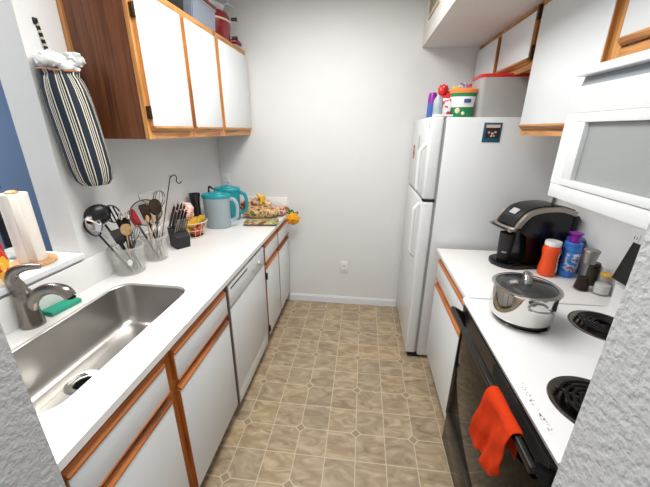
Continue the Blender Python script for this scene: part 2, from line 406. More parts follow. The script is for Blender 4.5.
# ---------------------------------------------------------------- the room
XR = 2.45; ZC = 2.56; YF = -2.34
struct('floor', B(-2.2, 3.6, -4.6, 0.12, -0.05, 0.0), 'floor')
struct('ceiling', B(-2.2, 3.6, -4.6, 0.12, ZC, ZC+0.05), 'ceil')
struct('wall_back', B(-0.142, XR+0.12, 0.0, 0.12, 0.0, ZC), 'wall')
struct('wall_right', B(XR, XR+0.12, -2.46, 0.0, 0.0, ZC), 'wall')
bm = MB()
box(bm, -0.142, 0.0, -1.545, 0.0, 0.0, ZC)                 # beside the pass-through
box(bm, -0.142, 0.0, -2.46, -1.545, 0.0, 1.058)            # under it
box(bm, -0.142, 0.0, -2.46, -1.545, 2.30, ZC)              # over it
struct('wall_left', bm, 'wall')
struct('wall_front_left', B(0.0, 0.634, -2.46, YF, 0.0, ZC), 'orange_peel_shaded')
struct('wall_front_right', B(1.626, XR, -2.46, YF, 0.0, ZC), 'orange_peel_shaded')
bm = MB(); box(bm, -1.55, -1.43, -4.6, 0.12, 0.0, ZC)
struct('wall_far_left', bm, 'blue_wall')
struct('wall_dining_back', B(-1.43, -0.142, 0.0, 0.12, 0.0, ZC), 'blue_wall')
struct('trim_1', B(-0.29, 0.022, -2.339, -1.547, 1.058, 1.083, bev=0.004), 'trim')          # pass-through sill
bm = MB(); box(bm, 1.67, XR, YF, 0.0, 2.20, ZC)
struct('trim_2', bm, 'ceil')                                # soffit over the right cabinets
bm = MB(); box(bm, 0.60, 1.66, -0.014, 0.0, 0.0, 0.065, bev=0.003); box(bm, 0.60, 1.66, -0.009, 0.0, 0.0, 0.075, bev=0.002)
struct('baseboard_back', bm, 'trim')

# vent on the soffit face
t = thing('air_vent', 'beige metal air vent on the face of the ceiling soffit', 'vent', (1.667, -0.36, 2.32))
bm = MB(); box(bm, 1.660, 1.669, -0.52, -0.20, 2.32, 2.335); box(bm, 1.660, 1.669, -0.52, -0.20, 2.485, 2.50); box(bm, 1.660, 1.669, -0.52, -0.505, 2.335, 2.485); box(bm, 1.660, 1.669, -0.215, -0.20, 2.335, 2.485)
obj('frame', bm, 'beigevent', t)
bm = MB()
for k in range(9):
    z = 2.345+k*0.016; prism(bm, [(1.6685, z), (1.661, z-0.006), (1.661, z-0.004), (1.6685, z+0.002)], 1, -0.505, -0.215)
obj('louvres', bm, 'beigevent', t)

# outlets
def outlet(name, label, plane, a, z, mk='whiteplastic'):
    if plane == 'back':
        t = thing(name, label, 'outlet', (a, -0.001, z))
        bm = B(a-0.036, a+0.036, -0.007, -0.0005, z-0.058, z+0.058, bev=0.002); obj('cover_plate', bm, mk, t)
        for s in (-1, 1):
            obj('receptacle', B(a-0.017, a+0.017, -0.010, -0.0072, z+s*0.02-0.014, z+s*0.02+0.014, bev=0.001), 'trim', t)
            for q in (-1, 1): obj('slot', B(a+q*0.0065-0.0015, a+q*0.0065+0.0015, -0.0108, -0.0102, z+s*0.02-0.005, z+s*0.02+0.006), 'blackm', t)
    else:
        X = XR if plane == 'right' else 0
        sg = -1 if plane == 'right' else 1
        t = thing(name, label, 'outlet', (X+sg*0.001, a, z))
        def bx(d0, d1, y0, y1, z0, z1, **k):
            xs = sorted((X+sg*d0, X+sg*d1)); return B(xs[0], xs[1], y0, y1, z0, z1, **k)
        obj('cover_plate', bx(0.0005, 0.007, a-0.036, a+0.036, z-0.058, z+0.058, bev=0.002), mk, t)
        for s in (-1, 1):
            obj('receptacle', bx(0.0072, 0.010, a-0.017, a+0.017, z+s*0.02-0.014, z+s*0.02+0.014, bev=0.001), 'trim', t)
            for q in (-1, 1):
                obj('slot', bx(0.0102, 0.0108, a+q*0.0065-0.0015, a+q*0.0065+0.0015, z+s*0.02-0.005, z+s*0.02+0.006), 'blackm', t)
outlet('wall_outlet', 'white wall outlet low on the bare back wall', 'back', 1.141, 0.391)
outlet('wall_outlet', 'white wall outlet under the microwave beside the stove backguard', 'right', -1.345, 1.18)
outlet('wall_outlet', 'white wall outlet on the back wall in the left corner behind the pitchers', 'back', 0.055, 1.19)

# ---------------------------------------------------------------- cabinets
def door_left(parent, y0, y1, z0, z1, xf, oak='oakd', strip='top', name='door', hinges=None, side=1, edge='v'):
    """slab door, face towards side (+1 faces +x). oak pull strip along top or bottom"""
    s = side; T = 0.018
    xa, xb = sorted((xf-s*T, xf))
    h = 0.022
    if strip == 'top':
        d = obj(name, B(xa, xb, y0, y1, z0, z1-h, bev=0.0012), 'door', parent)
        zz = (z1-h+0.0004, z1)
        pr = [(xf-s*T, zz[0]), (xf+s*0.003, zz[0]), (xf+s*0.003, zz[1]-0.014), (xf-s*0.012, zz[1]), (xf-s*T, zz[1])]
    else:
        d = obj(name, B(xa, xb, y0, y1, z0+h, z1, bev=0.0012), 'door', parent)
        zz = (z0, z0+h-0.0004)
        pr = [(xf-s*T, zz[1]), (xf+s*0.004, zz[1]), (xf+s*0.004, zz[1]-0.008), (xf-s*0.008, zz[0]), (xf-s*T, zz[0])]
    bm = MB(); prism(bm, pr, 1, y0, y1, bev=0.001); obj('pull_strip', bm, oak+'_h', d)
    if strip == 'top' and name != 'door':
        bm = MB(); xq = sorted((xf-s*T, xf+s*0.003)); box(bm, xq[0], xq[1], y0, y1, z0-0.0065, z0-0.0003, bev=0.001); obj('lower_strip', bm, oak+'_h', d)
    xx = sorted((xf-s*T, xf-s*0.002))
    if strip == 'top': zr = (z0, z1-h)
    else: zr = (z0+h, z1)
    # oak edge banding on the two upright edges
    for ya, yb in ((y0-0.003, y0-0.0002), (y1+0.0002, y1+0.003)): obj('edge_banding', B(xx[0], xx[1], ya, yb, zr[0], zr[1]), oak+'_v', d)
    if hinges:
        yy, zs = hinges
        for z in zs:
            bm = MB(); x0, x1 = sorted((xf-s*T-s*0.001, xf+s*0.004)); box(bm, x0, x1, yy-0.010, yy+0.010, z-0.024, z+0.024, bev=0.002)
            tube(bm, [(xf+s*0.003, yy, z-0.028), (xf+s*0.003, yy, z+0.028)], 0.004, 8)
            obj('hinge', bm, 'hinge', d)
    return d
def frame(parent, xf, th, y0, y1, z0, z1, stiles, rails, oak, side=1):
    """face frame as one part; stiles [(ya,yb)], rails [(za,zb)]"""
    x0, x1 = sorted((xf-side*th, xf))
    for a, b in stiles: obj('frame_stile', B(x0, x1, a, b, z0, z1), oak+'_v', parent, smooth=False)
    ys = sorted(stiles)
    for za, zb in rails:
        obj('frame_rail', B(x0+0.0004, x1-0.0004, ys[0][1]+0.0001, ys[-1][0]-0.0001, za, zb) if len(ys) == 2 else multirail(x0, x1, ys, za, zb), oak+'_h', parent, smooth=False)
def multirail(x0, x1, ys, za, zb):
    bm = MB()
    lo, hi = (x0, x1)
    # one continuous rail notched behind the middle stiles
    box(bm, x0+0.0006, x1-0.0006, ys[0][1]+0.0001, ys[-1][0]-0.0001, za+0.0003, zb-0.0003)
    return bm

# left base run: carcass behind face frame (front of frame x=0.594, doors to 0.613)
ZT = 0.888
def base_cab(label, y0, y1, stiles, units, has_top=True):
    t = thing('base_cabinet', label, 'cabinet', (0.3, (y0+y1)/2, 0))
    bm = MB()
    if has_top: box(bm, 0.004, 0.574, y0+0.001, y1-0.001, 0.10, ZT-0.002)
    else:   # open for the sink bowl
        box(bm, 0.004, 0.574, y0+0.001, y1-0.001, 0.10, 0.60)
        box(bm, 0.550, 0.574, y0+0.001, y1-0.001, 0.60, ZT-0.002)
    obj('carcass', bm, 'oakd_v', t, smooth=False)
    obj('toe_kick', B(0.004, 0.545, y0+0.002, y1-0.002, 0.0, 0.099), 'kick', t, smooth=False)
    frame(t, 0.594, 0.019, y0, y1, 0.10, ZT-0.002, stiles, [(0.10, 0.125), (0.69, 0.718), (0.850, ZT-0.002)], 'oakd')
    for (a, b, kind) in units:
        if kind == 'f': door_left(t, a, b, 0.722, 0.856, 0.613, name='false_front')
        else: door_left(t, a, b, 0.722, 0.856, 0.613, name='drawer_front')
        door_left(t, a, b, 0.108, 0.690, 0.613, hinges=(b+0.004, (0.17, 0.60)) if kind == 'h' else None)
    return t
base_cab('white base cabinet under the sink, oak edged false front above doors', YF+0.001, -1.896, [(YF+0.001, -2.31), (-1.935, -1.896)], [(-2.318, -1.930, 'f')], has_top=False)
base_cab('narrow white base cabinet with one drawer between sink and dishwasher', -1.895, -1.397, [(-1.895, -1.862), (-1.415, -1.397)], [(-1.872, -1.409, 'd')], has_top=False)
base_cab('white base cabinet at the far end with two drawers over two doors', -0.775, -0.004, [(-0.775, -0.735), (-0.392, -0.368), (-0.03, -0.004)], [(-0.738, -0.392, 'd'), (-0.368, -0.022, 'd')])
# hinges seen at the near edge of the far cabinet
far = [o for o in COL.objects if o.name.startswith('base_cabinet')][-1]
fd = [c for c in far.children if c.name.startswith('door')][0]
for z in (0.175, 0.62):
    obj('hinge', B(0.5945, 0.626, -0.757, -0.7425, z-0.025, z+0.025, bev=0.002), 'hinge', fd)

# countertop with sink cut-out, backsplash
def rrect(x0, x1, y0, y1, r, n=7):
    out = []
    for cx, cy, a in ((x1-r, y1-r, 0), (x0+r, y1-r, 90), (x0+r, y0+r, 180), (x1-r, y0+r, 270)):
        for k in range(n+1):
            th = math.radians(a+90*k/n); out.append((cx+r*math.cos(th), cy+r*math.sin(th)))
    return out
SX0, SX1, SY0, SY1 = 0.118, 0.488, -2.235, -1.497
def loops_face(bm, outer, inner, z, flip=False):
    vo = [bm.verts.new((x, y, z)) for x, y in outer]; vi = [bm.verts.new((x, y, z)) for x, y in inner]
    es = [bm.edges.new((vo[i], vo[(i+1) % len(vo)])) for i in range(len(vo))]+[bm.edges.new((vi[i], vi[(i+1) % len(vi)])) for i in range(len(vi))]
    bmesh.ops.triangle_fill(bm, use_beauty=True, edges=es)
    return vo, vi
t = thing('countertop', 'long white laminate countertop on the left with sink cut-out', 'countertop', (0.31, -1.14, 0.876))
bm = MB()
outer = [(0.0015, YF+0.0015), (0.624, YF+0.0015), (0.624, -0.0015), (0.0015, -0.0015)]
inner = rrect(SX0, SX1, SY0, SY1, 0.075)
o1, i1 = loops_face(bm, outer, inner, 0.914); o0, i0 = loops_face(bm, outer, inner, 0.8875)
for a, b in ((o1, o0), (i1, i0)):
    for i in range(len(a)): bm.faces.new([a[i], a[(i+1) % len(a)], b[(i+1) % len(a)], b[i]])
obj('worktop', bm, 'counter', t, smooth=False)
bm = MB(); box(bm, 0.0015, 0.018, YF+0.0015, -0.019, 0.9142, 1.045, bev=0.002)
obj('backsplash', bm, 'counter', t)
bm = MB(); box(bm, 0.0015, 0.615, -0.018, -0.0015, 0.9142, 1.045, bev=0.002)
obj('backsplash', bm, 'counter', t)

# sink
t = thing('kitchen_sink', 'undermounted stainless steel sink bowl in the left countertop', 'sink', (0.303, -1.87, 0.70))
bm = MB(); n = 7
levels = [(-0.0012, 0.9065, 0.0745), (-0.0035, 0.904, 0.073), (-0.0035, 0.860, 0.073), (-0.004, 0.76, 0.072), (-0.010, 0.735, 0.066), (-0.022, 0.714, 0.056), (-0.04, 0.704, 0.045), (-0.075, 0.699, 0.03)]
prev = None
for off, z, r in levels:
    pts = rrect(SX0-off, SX1+off, SY0-off, SY1+off, r, n); cur = [bm.verts.new((x, y, z)) for x, y in pts]
    if prev:
        for i in range(len(cur)): bm.faces.new([prev[i], prev[(i+1) % len(cur)], cur[(i+1) % len(cur)], cur[i]])
    prev = cur
# floor of the bowl with a round hole for the drain
DC = (0.236, -1.905)
hole = [bm.verts.new((DC[0]+0.058*math.cos(2*PI*k/32), DC[1]+0.058*math.sin(2*PI*k/32), 0.697)) for k in range(32)]
es = []
for ls in (prev, hole):
    for i in range(len(ls)):
        a, b = ls[i], ls[(i+1) % len(ls)]
        es.append(bm.edges.get((a, b)) or bm.edges.new((a, b)))
bmesh.ops.triangle_fill(bm, use_beauty=True, edges=es)
obj('bowl', bm, 'sinksteel', t)
bm = MB(); lathe(bm, [(0.064, 0.6985), (0.061, 0.7015), (0.053, 0.701), (0.042, 0.694), (0.036, 0.693), (0.034, 0.690)], (DC[0], DC[1], 0), 36)
d = obj('drain_flange', bm, 'chrome', t, label='polished round drain flange')
bm = MB(); lathe(bm, [(0.034, 0.690), (0.033, 0.665), (0.031, 0.655), (0, 0.655)], (DC[0], DC[1], 0), 32)
obj('drain_basket', bm, 'blackm', d)
bm = MB(); lathe(bm, [(0.0, 0.676), (0.010, 0.675), (0.012, 0.660), (0, 0.656)], (DC[0]+0.0, DC[1], 0), 16)
obj('stopper_knob', bm, 'steel', d)

# faucet
t = thing('kitchen_faucet', 'brushed nickel single lever faucet behind the sink', 'faucet', (0.052, -1.865, 0.9142))
y = -1.865
bm = MB(); lathe(bm, [(0, 0.9145), (0.038, 0.9145), (0.038, 0.919), (0.037, 0.924), (0.034, 0.95), (0.031, 0.99), (0.031, 1.02), (0.029, 1.045), (0.024, 1.058), (0, 1.059)], (0.052, y, 0), 28)
obj('body', bm, 'nickel', t)
bm = MB(); tube(bm, [(0.060, y, 0.975), (0.075, y+0.004, 1.018), (0.110, y+0.012, 1.052), (0.155, y+0.020, 1.066), (0.195, y+0.028, 1.055), (0.212, y+0.031, 1.030)], [0.022, 0.0215, 0.021, 0.021, 0.022, 0.020], 18, smooth=5)
sp = obj('spout', bm, 'nickel', t)
bm = MB(); lathe(bm, [(0.015, 0), (0.0155, 0.004), (0, 0.004)], (0.2125, y+0.031, 1.0245), 18); obj('aerator', bm, 'blackm', sp)
bm = MB(); tube(bm, [(0.050, y, 1.040), (0.038, y, 1.075), (0.030, y-0.002, 1.105), (0.045, y+0.002, 1.135), (0.085, y+0.012, 1.150), (0.135, y+0.022, 1.153)], [0.029, 0.028, 0.025, 0.019, 0.013, 0.008], 16, smooth=5, flat=0.8)
obj('lever', bm, 'nickel', t)

# dishwasher
t = thing('dishwasher', 'white built-in dishwasher under the left countertop', 'dishwasher', (0.3, -1.087, 0))
obj('tub', B(0.02, 0.585, -1.392, -0.779, 0.10, 0.868), 'lightgrey', t, smooth=False)
obj('door', B(0.586, 0.618, -1.382, -0.787, 0.185, 0.735, bev=0.003), 'appl', t)
c = obj('control_panel', B(0.586, 0.618, -1.382, -0.787, 0.742, 0.862, bev=0.003), 'appl', t)
obj('handle_slot', B(0.6185, 0.6195, -1.36, -1.11, 0.838, 0.846), 'blackm', c)
bm = MB(); lathe(bm, [(0, 0.012), (0.014, 0.011), (0.016, 0), (0, 0)], (0.6185, -0.90, 0.790), 20, Matrix.Rotation(PI/2, 3, 'Y')); obj('cycle_knob', bm, 'lightgrey', c)
for yy in (-1.01, -1.03): obj('button', B(0.6185, 0.621, yy-0.006, yy+0.006, 0.782, 0.794, bev=0.001), 'lightgrey', c)
obj('kick_panel', B(0.570, 0.612, -1.382, -0.787, 0.075, 0.178, bev=0.002), 'appl', t)
for ya, yb in ((-1.3925, -1.3845), (-0.7845, -0.7785)): obj('side_trim', B(0.595, 0.617, ya, yb, 0.08, 0.866), 'dwtrim', t, smooth=False)
bm = MB(); box(bm, 0.598, 0.620, -1.382, -0.787, 0.7355, 0.7415); obj('handle_lip', bm, 'chrome', t, smooth=False)
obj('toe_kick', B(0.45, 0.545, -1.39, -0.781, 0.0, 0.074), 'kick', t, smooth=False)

# left upper cabinet
t = thing('wall_cabinet', 'long three door wall cabinet on the left with brown side', 'cabinet', (0.15, -0.68, 1.5775))
Y0, Y1, Z0, Z1 = -1.353, -0.004, 1.5775, 2.20
obj('carcass', B(0.002, 0.289, Y0+0.010, Y1, Z0+0.012, Z1-0.002), 'walnut', t, smooth=False)
obj('side_panel', B(0.030, 0.289, Y0, Y0+0.0095, Z0, Z1-0.002), 'walnut', t, smooth=False, label='dark brown wood grain side panel')
obj('wall_strip', B(0.002, 0.029, Y0-0.002, Y0+0.0095, Z0, Z1-0.002), 'oak_v', t, smooth=False, label='honey oak scribe strip')
frame(t, 0.308, 0.0185, Y0, Y1, Z0, Z1, [(Y0, -1.315), (-0.995, -0.930), (-0.600, -0.525), (-0.03, Y1)], [(Z0, Z0+0.036), (Z1-0.045, Z1)], 'oak')
DX = 0.3265
d1 = door_left(t, -1.333, -0.986, 1.612, 2.160, DX, 'oak', 'bottom', hinges=None)
for z in (1.69, 2.075):
    bm = MB(); box(bm, 0.3085, DX-0.001, -1.3475, -1.3365, z-0.026, z+0.026, bev=0.002); tube(bm, [(DX, -1.341, z-0.028), (DX, -1.341, z+0.028)], 0.004, 8)
    obj('hinge', bm, 'hinge', d1)
door_left(t, -0.942, -0.592, 1.612, 2.160, DX, 'oak', 'bottom')
door_left(t, -0.538, -0.020, 1.612, 2.160, DX, 'oak', 'bottom')

# right wall cabinets (faces look to -x)
FX = 2.082; DXR = 2.064
def upper_right(label, y0, y1, z0, z1, stiles, doors, hinge=None, zb=None):
    t = thing('wall_cabinet', label, 'cabinet', (2.27, (y0+y1)/2, z0))
    obj('carcass', B(FX+0.0195, XR-0.002, y0+0.001, y1-0.001, z0+0.010, z1-0.002), 'oak_v', t, smooth=False)
    frame(t, FX, 0.019, y0, y1, z0, z1-0.001, stiles, [(z0, z0+0.036), (z1-0.045, z1-0.001)], 'oak', side=-1)
    ds = [door_left(t, a, b, zb or z0+0.028, z1-0.036, DXR, 'oak', 'bottom', side=-1) for a, b in doors]
    return t, ds
ua, dsa = upper_right('short two door wall cabinet over the refrigerator', -0.905, -0.004, 1.915, 2.20, [(-0.905, -0.875), (-0.475, -0.415), (-0.022, -0.004)], [(-0.40, -0.020), (-0.862, -0.462)], zb=1.945)
for z in (1.99, 2.155):
    obj('hinge', B(DXR+0.001, FX-0.0005, -0.884, -0.8665, z-0.03, z+0.03, bev=0.002), 'hinge', dsa[1])
upper_right('tall single door wall cabinet between refrigerator and microwave', -1.440, -0.906, 1.605, 2.20, [(-1.440, -1.400), (-0.945, -0.906)], [(-1.428, -0.925)])
upper_right('short wall cabinet above the microwave', -2.196, -1.442, 1.842, 2.20, [(-1.484, -1.442), (-1.835, -1.797), (-2.196, -2.16)], [(-1.806, -1.492), (-2.17, -1.826)], zb=1.882)

# microwave over the range
t = thing('microwave_oven', 'white over-the-range microwave with grey window', 'microwave', (2.2, -1.81, 1.387))
MY0, MY1 = -2.19, -1.43
obj('housing', B(2.041, XR-0.002, MY0+0.001, MY1-0.001, 1.392, 1.828), 'appl', t)
bm = MB()   # front shell with vent slot and window recess
box(bm, 2.0, 2.04, MY0, MY1, 1.387, 1.4385, bev=0.004)
box(bm, 2.0, 2.04, MY0, MY1, 1.802, 1.828, bev=0.003)
box(bm, 2.0, 2.04, MY0, MY1, 1.684, 1.769, bev=0.002)
box(bm, 2.0, 2.04, -1.497, MY1, 1.4385, 1.684)
box(bm, 2.0, 2.04, MY0, -2.02, 1.4385, 1.684)
box(bm, 2.0, 2.04, MY0, MY0+0.02, 1.769, 1.802)
obj('front_panel', bm, 'appl', t)
bm = MB(); prism(bm, [(2.039, 1.7695), (2.022, 1.7695), (2.030, 1.8015), (2.039, 1.8015)], 1, MY0+0.021, MY1-0.001); obj('vent_slot', bm, 'greyvent', t)
bm = MB()
z0, z1, y0, y1 = 1.4395, 1.683, -2.019, -1.498
for a in ((y0, y1, z0, z0+0.024), (y0, y1, z1-0.03, z1), (y0, y0+0.05, z0+0.024, z1-0.03), (y1-0.052, y1, z0+0.024, z1-0.03)): box(bm, 1.996, 2.035, *a, bev=0.0015)
d = obj('door_frame', bm, 'appl', t)
obj('window', B(2.012, 2.03, y0+0.051, y1-0.053, z0+0.025, z1-0.031), 'greyscreen', d, smooth=False, label='grey film window')
bm = MB(); tube(bm, [(1.998, -2.06, 1.47), (1.97, -2.06, 1.48), (1.97, -2.06, 1.64), (1.998, -2.06, 1.65)], 0.009, 10, smooth=4); obj('handle', bm, 'appl', t)

# right base cabinet and its counter
t = thing('base_cabinet', 'white base cabinet between refrigerator and stove with oak trim', 'cabinet', (2.1, -1.11, 0))
obj('carcass', B(1.822, XR-0.002, -1.424, -0.81, 0.13, ZT-0.002), 'oakd_v', t, smooth=False)
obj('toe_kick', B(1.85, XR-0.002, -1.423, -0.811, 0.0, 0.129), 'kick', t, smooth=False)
frame(t, 1.802, 0.019, -1.425, -0.81, 0.13, ZT-0.002, [(-1.425, -1.41), (-0.85, -0.81)], [(0.13, 0.15), (0.69, 0.722), (0.850, ZT-0.002)], 'oakd', side=-1)
door_left(t, -1.415, -0.826, 0.724, 0.856, 1.783, 'oakd', 'top', name='drawer_front', side=-1)
door_left(t, -1.415, -0.826, 0.138, 0.690, 1.783, 'oakd', 'top', side=-1)
t = thing('countertop', 'short white laminate countertop between refrigerator and stove', 'countertop', (2.1, -1.11, 0.876))
obj('worktop', B(1.770, XR-0.0015, -1.4265, -0.795, 0.8875, 0.914, bev=0.003), 'counter', t)
obj('backsplash', B(XR-0.018, XR-0.0015, -1.4265, -0.795, 0.9142, 1.02, bev=0.002), 'counter', t)

# refrigerator
t = thing('refrigerator', 'white top-freezer refrigerator against the back right corner', 'refrigerator', (2.05, -0.39, 0))
FY0, FY1 = -0.737, -0.035
obj('cabinet_body', B(1.745, XR-0.03, FY0, FY1, 0.03, 1.697, bev=0.006), 'appl', t)
obj('door_gasket', B(1.731, 1.7445, FY0+0.012, FY1-0.012, 0.05, 1.685), 'applg', t, smooth=False)
dz = obj('freezer_door', B(1.657, 1.730, FY0, FY1, 1.214, 1.700, bev=0.012, seg=3), 'appl', t)
df = obj('fridge_door', B(1.657, 1.730, FY0, FY1, 0.045, 1.198, bev=0.012, seg=3), 'appl', t)
def fhandle(z0, z1, par):
    bm = MB(); yy = -0.675
    pts = [(1.656, yy+0.02, z0), (1.628, yy, z0+0.03), (1.622, yy, z0+0.06), (1.622, yy, z1-0.06), (1.628, yy, z1-0.03), (1.656, yy+0.02, z1)]
    tube(bm, pts, 0.012, 10, smooth=3); obj('handle', bm, 'appl', par)
fhandle(1.235, 1.545, dz); fhandle(0.80, 1.175, df)
obj('hinge_cap', B(1.67, 1.78, FY0+0.02, FY0+0.07, 1.7015, 1.712, bev=0.003), 'appl', t)
obj('hinge_bracket', B(1.66, 1.735, FY0+0.004, FY0+0.05, 1.2, 1.212), 'blackm', t)
bm = MB(); box(bm, 1.68, 1.76, FY0+0.02, FY1-0.02, 0.0, 0.044); obj('base_grille', bm, 'blackm', t, smooth=False)
obj('rating_badge', B(1.6555, 1.6566, -0.715, -0.69, 1.635, 1.665), 'lightgrey', dz, smooth=False)

# photo magnet on the side
t = thing('photo_magnet', 'small teal bordered photo magnet on the refrigerator side', 'magnet', (2.003, FY0-0.003, 1.61))
rot = Matrix.Rotation(math.radians(-1), 3, 'Y')
obj('border', B(1.953, 2.052, FY0-0.0035, FY0-0.0008, 1.562, 1.668, bev=0.0008), 'tealframe', t)
bm = B(1.966, 2.041, FY0-0.0045, FY0-0.0036, 1.585, 1.657); p = obj('photo', bm, 'photo', t, smooth=False)
bm = MB(); box(bm, 1.966, 2.041, FY0-0.0052, FY0-0.0046, 1.641, 1.657)
for cx, cz, r in ((1.985, 1.615, 0.006), (2.004, 1.610, 0.007), (2.020, 1.617, 0.006), (2.0, 1.596, 0.006), (2.014, 1.597, 0.005)):
    lathe(bm, [(0, 0.0008), (r, 0.0008), (r, 0), (0, 0)], (cx, FY0-0.0046, cz), 12, Matrix.Rotation(PI/2, 3, 'X'))
obj('picture_highlights', bm, 'skinpink', p)
def mag(yc, zc, w, h, m, label):
    single('fridge_magnet', B(1.6535, 1.6563, yc-w, yc+w, zc-h, zc+h, bev=0.0005), m, label, 'magnet', (1.655, yc, zc-h))
mag(-0.20, 1.47, 0.03, 0.05, 'snackred', 'red and tan magnet on the freezer door, furthest from the handle')
mag(-0.40, 1.545, 0.018, 0.045, 'lightgrey', 'narrow grey magnet on the freezer door beside its handle')

# ---------------------------------------------------------------- stove
t = thing('electric_stove', 'white electric coil stove with black glass oven door', 'stove', (1.76, -1.81, 0))
TY0, TY1 = -2.19, -1.43
obj('body', B(1.802, XR-0.01, TY0+0.002, TY1-0.002, 0.03, 0.874), 'appl', t, smooth=False)
bm = MB(); prism(bm, [(1.758, 0.886), (1.752, 0.905), (1.760, 0.9155), (XR-0.012, 0.9155), (XR-0.012, 0.876), (1.765, 0.876)], 1, TY0, TY1, bev=0.003)
ck = obj('cooktop', bm, 'cooktop', t)
bm = MB(); box(bm, 1.775, XR-0.12, TY1-0.012, TY1-0.002, 0.9158, 0.921, bev=0.002); obj('side_lip', bm, 'appl', ck)
bm = MB(); prism(bm, [(1.766, 0.800), (1.760, 0.874), (1.8015, 0.874), (1.8015, 0.800)], 1, TY0+0.003, TY1-0.003)
vp = obj('vent_panel', bm, 'black', t, smooth=False)
for k in range(6):
    z = 0.808+k*0.010; xx = 1.7655-(z-0.80)*0.08
    obj('vent_rib', B(xx-0.0022, xx+0.001, -2.16, -1.80, z, z+0.005), 'blackm', vp, smooth=False)
d = obj('oven_door', B(1.768, 1.8015, TY0+0.004, TY1-0.004, 0.235, 0.797, bev=0.004), 'ovenglass', t, label='glossy black glass oven door')
bm = MB(); box(bm, 1.7655, 1.7678, TY0+0.004, TY1-0.004, 0.235, 0.247); box(bm, 1.7655, 1.7678, TY1-0.016, TY1-0.004, 0.247, 0.797); box(bm, 1.7655, 1.7678, TY0+0.004, TY0+0.016, 0.247, 0.797); obj('door_border', bm, 'black', d, smooth=False)
bm = MB(); box(bm, 1.703, 1.720, TY0+0.01, TY1-0.01, 0.848, 0.872, bev=0.005)
hd = obj('door_handle', bm, 'black', t)
for yy in (TY1-0.034, TY0+0.014):
    bm = MB(); prism(bm, [(1.7205, 0.850), (1.7205, 0.870), (1.764, 0.845), (1.7665, 0.780), (1.760, 0.780)], 1, yy, yy+0.02)
    obj('handle_bracket', bm, 'black', hd, smooth=False)
obj('storage_drawer', B(1.770, 1.8015, TY0+0.004, TY1-0.004, 0.045, 0.228, bev=0.003), 'blackg', t)
obj('base', B(1.83, XR-0.02, TY0+0.01, TY1-0.01, 0.0, 0.029), 'blackm', t, smooth=False)
# backguard
bm = MB(); prism(bm, [(2.352, 0.9158), (2.352, 1.052), (2.375, 1.205), (XR-0.002, 1.205), (XR-0.002, 0.9158)], 1, TY0, TY1-0.004, bev=0.003)
bg = obj('backguard', bm, 'appl', t)
bm = MB(); prism(bm, [(2.328, 1.052), (2.332, 1.048), (2.351, 1.050), (2.374, 1.206), (2.362, 1.210)], 1, TY0, TY1-0.004)
obj('control_panel', bm, 'blackg', bg, smooth=False, label='slanted black control panel')
def burner(cx, cy, R, label=None):
    bm = MB(); lathe(bm, [(R+0.014, 0.9160), (R+0.012, 0.9195), (R+0.004, 0.9200), (R-0.002, 0.9165), (R*0.3, 0.9162), (0, 0.9162)], (cx, cy, 0), 40)
    p = obj('drip_pan', bm, 'pan', t)
    pts = []; turns = 4.0 if R > 0.085 else 3.2; n = int(26*turns)
    for k in range(n+1):
        a = 2*PI*turns*k/n; r = 0.020+(R-0.036)*k/n
        pts.append((cx+r*math.cos(a+2.6), cy+r*math.sin(a+2.6), 0.9265))
    bm = MB(); tube(bm, pts, 0.0052, 8, flat=0.8); obj('coil', bm, 'coil', p)
    bm = MB()
    for a in (0.3, 2.4, 4.5): tube(bm, [(cx, cy, 0.919), (cx+(R-0.006)*math.cos(a), cy+(R-0.006)*math.sin(a), 0.919)], 0.002, 6)
    obj('coil_support', bm, 'steel', p)
burner(2.225, -1.600, 0.098); burner(1.938, -2.015, 0.100); burner(1.935, -1.590, 0.080); burner(2.225, -2.015, 0.080)

# pot
PX, PY, PZ = 1.920, -1.588, 0.9320
t = thing('saucepan', 'polished stainless steel pot with glass lid on the stove', 'pot', (PX, PY, PZ))
bm = MB(); lathe(bm, [(0, 0.010), (0.100, 0.010), (0.108, 0.014), (0.111, 0.022), (0.112, 0.122), (0.117, 0.126), (0.117, 0.128), (0.110, 0.127), (0.109, 0.024), (0.10, 0.016), (0, 0.016)], (PX, PY, PZ), 56)
obj('pot_body', bm, 'chrome', t)
bm = MB(); lathe(bm, [(0, 0), (0.098, 0), (0.101, 0.003), (0.101, 0.0098), (0, 0.0098)], (PX, PY, PZ), 48); obj('base_disc', bm, 'blackm', t)
lidp = []
bm = MB(); lathe(bm, [(0.104, 0.1325), (0.09, 0.138), (0.06, 0.144), (0.03, 0.147), (0, 0.148)], (PX, PY, PZ), 48)
ld = obj('lid', bm, 'glasslid', t, label='domed smoky glass lid')
bm = MB(); lathe(bm, [(0.104, 0.1285), (0.1185, 0.1285), (0.120, 0.133), (0.115, 0.136), (0.1045, 0.135), (0.104, 0.1285)], (PX, PY, PZ), 56); obj('lid_rim', bm, 'chrome', ld)
ang = math.radians(70); dx, dy = math.cos(ang), math.sin(ang)
bm = MB(); tube(bm, [(PX-dx*0.034, PY-dy*0.034, PZ+0.147), (PX-dx*0.033, PY-dy*0.033, PZ+0.166), (PX-dx*0.016, PY-dy*0.016, PZ+0.180), (PX+dx*0.016, PY+dy*0.016, PZ+0.180), (PX+dx*0.033, PY+dy*0.033, PZ+0.166), (PX+dx*0.034, PY+dy*0.034, PZ+0.147)], 0.015, 12, smooth=4, flat=0.35); obj('lid_handle', bm, 'chrome', ld)
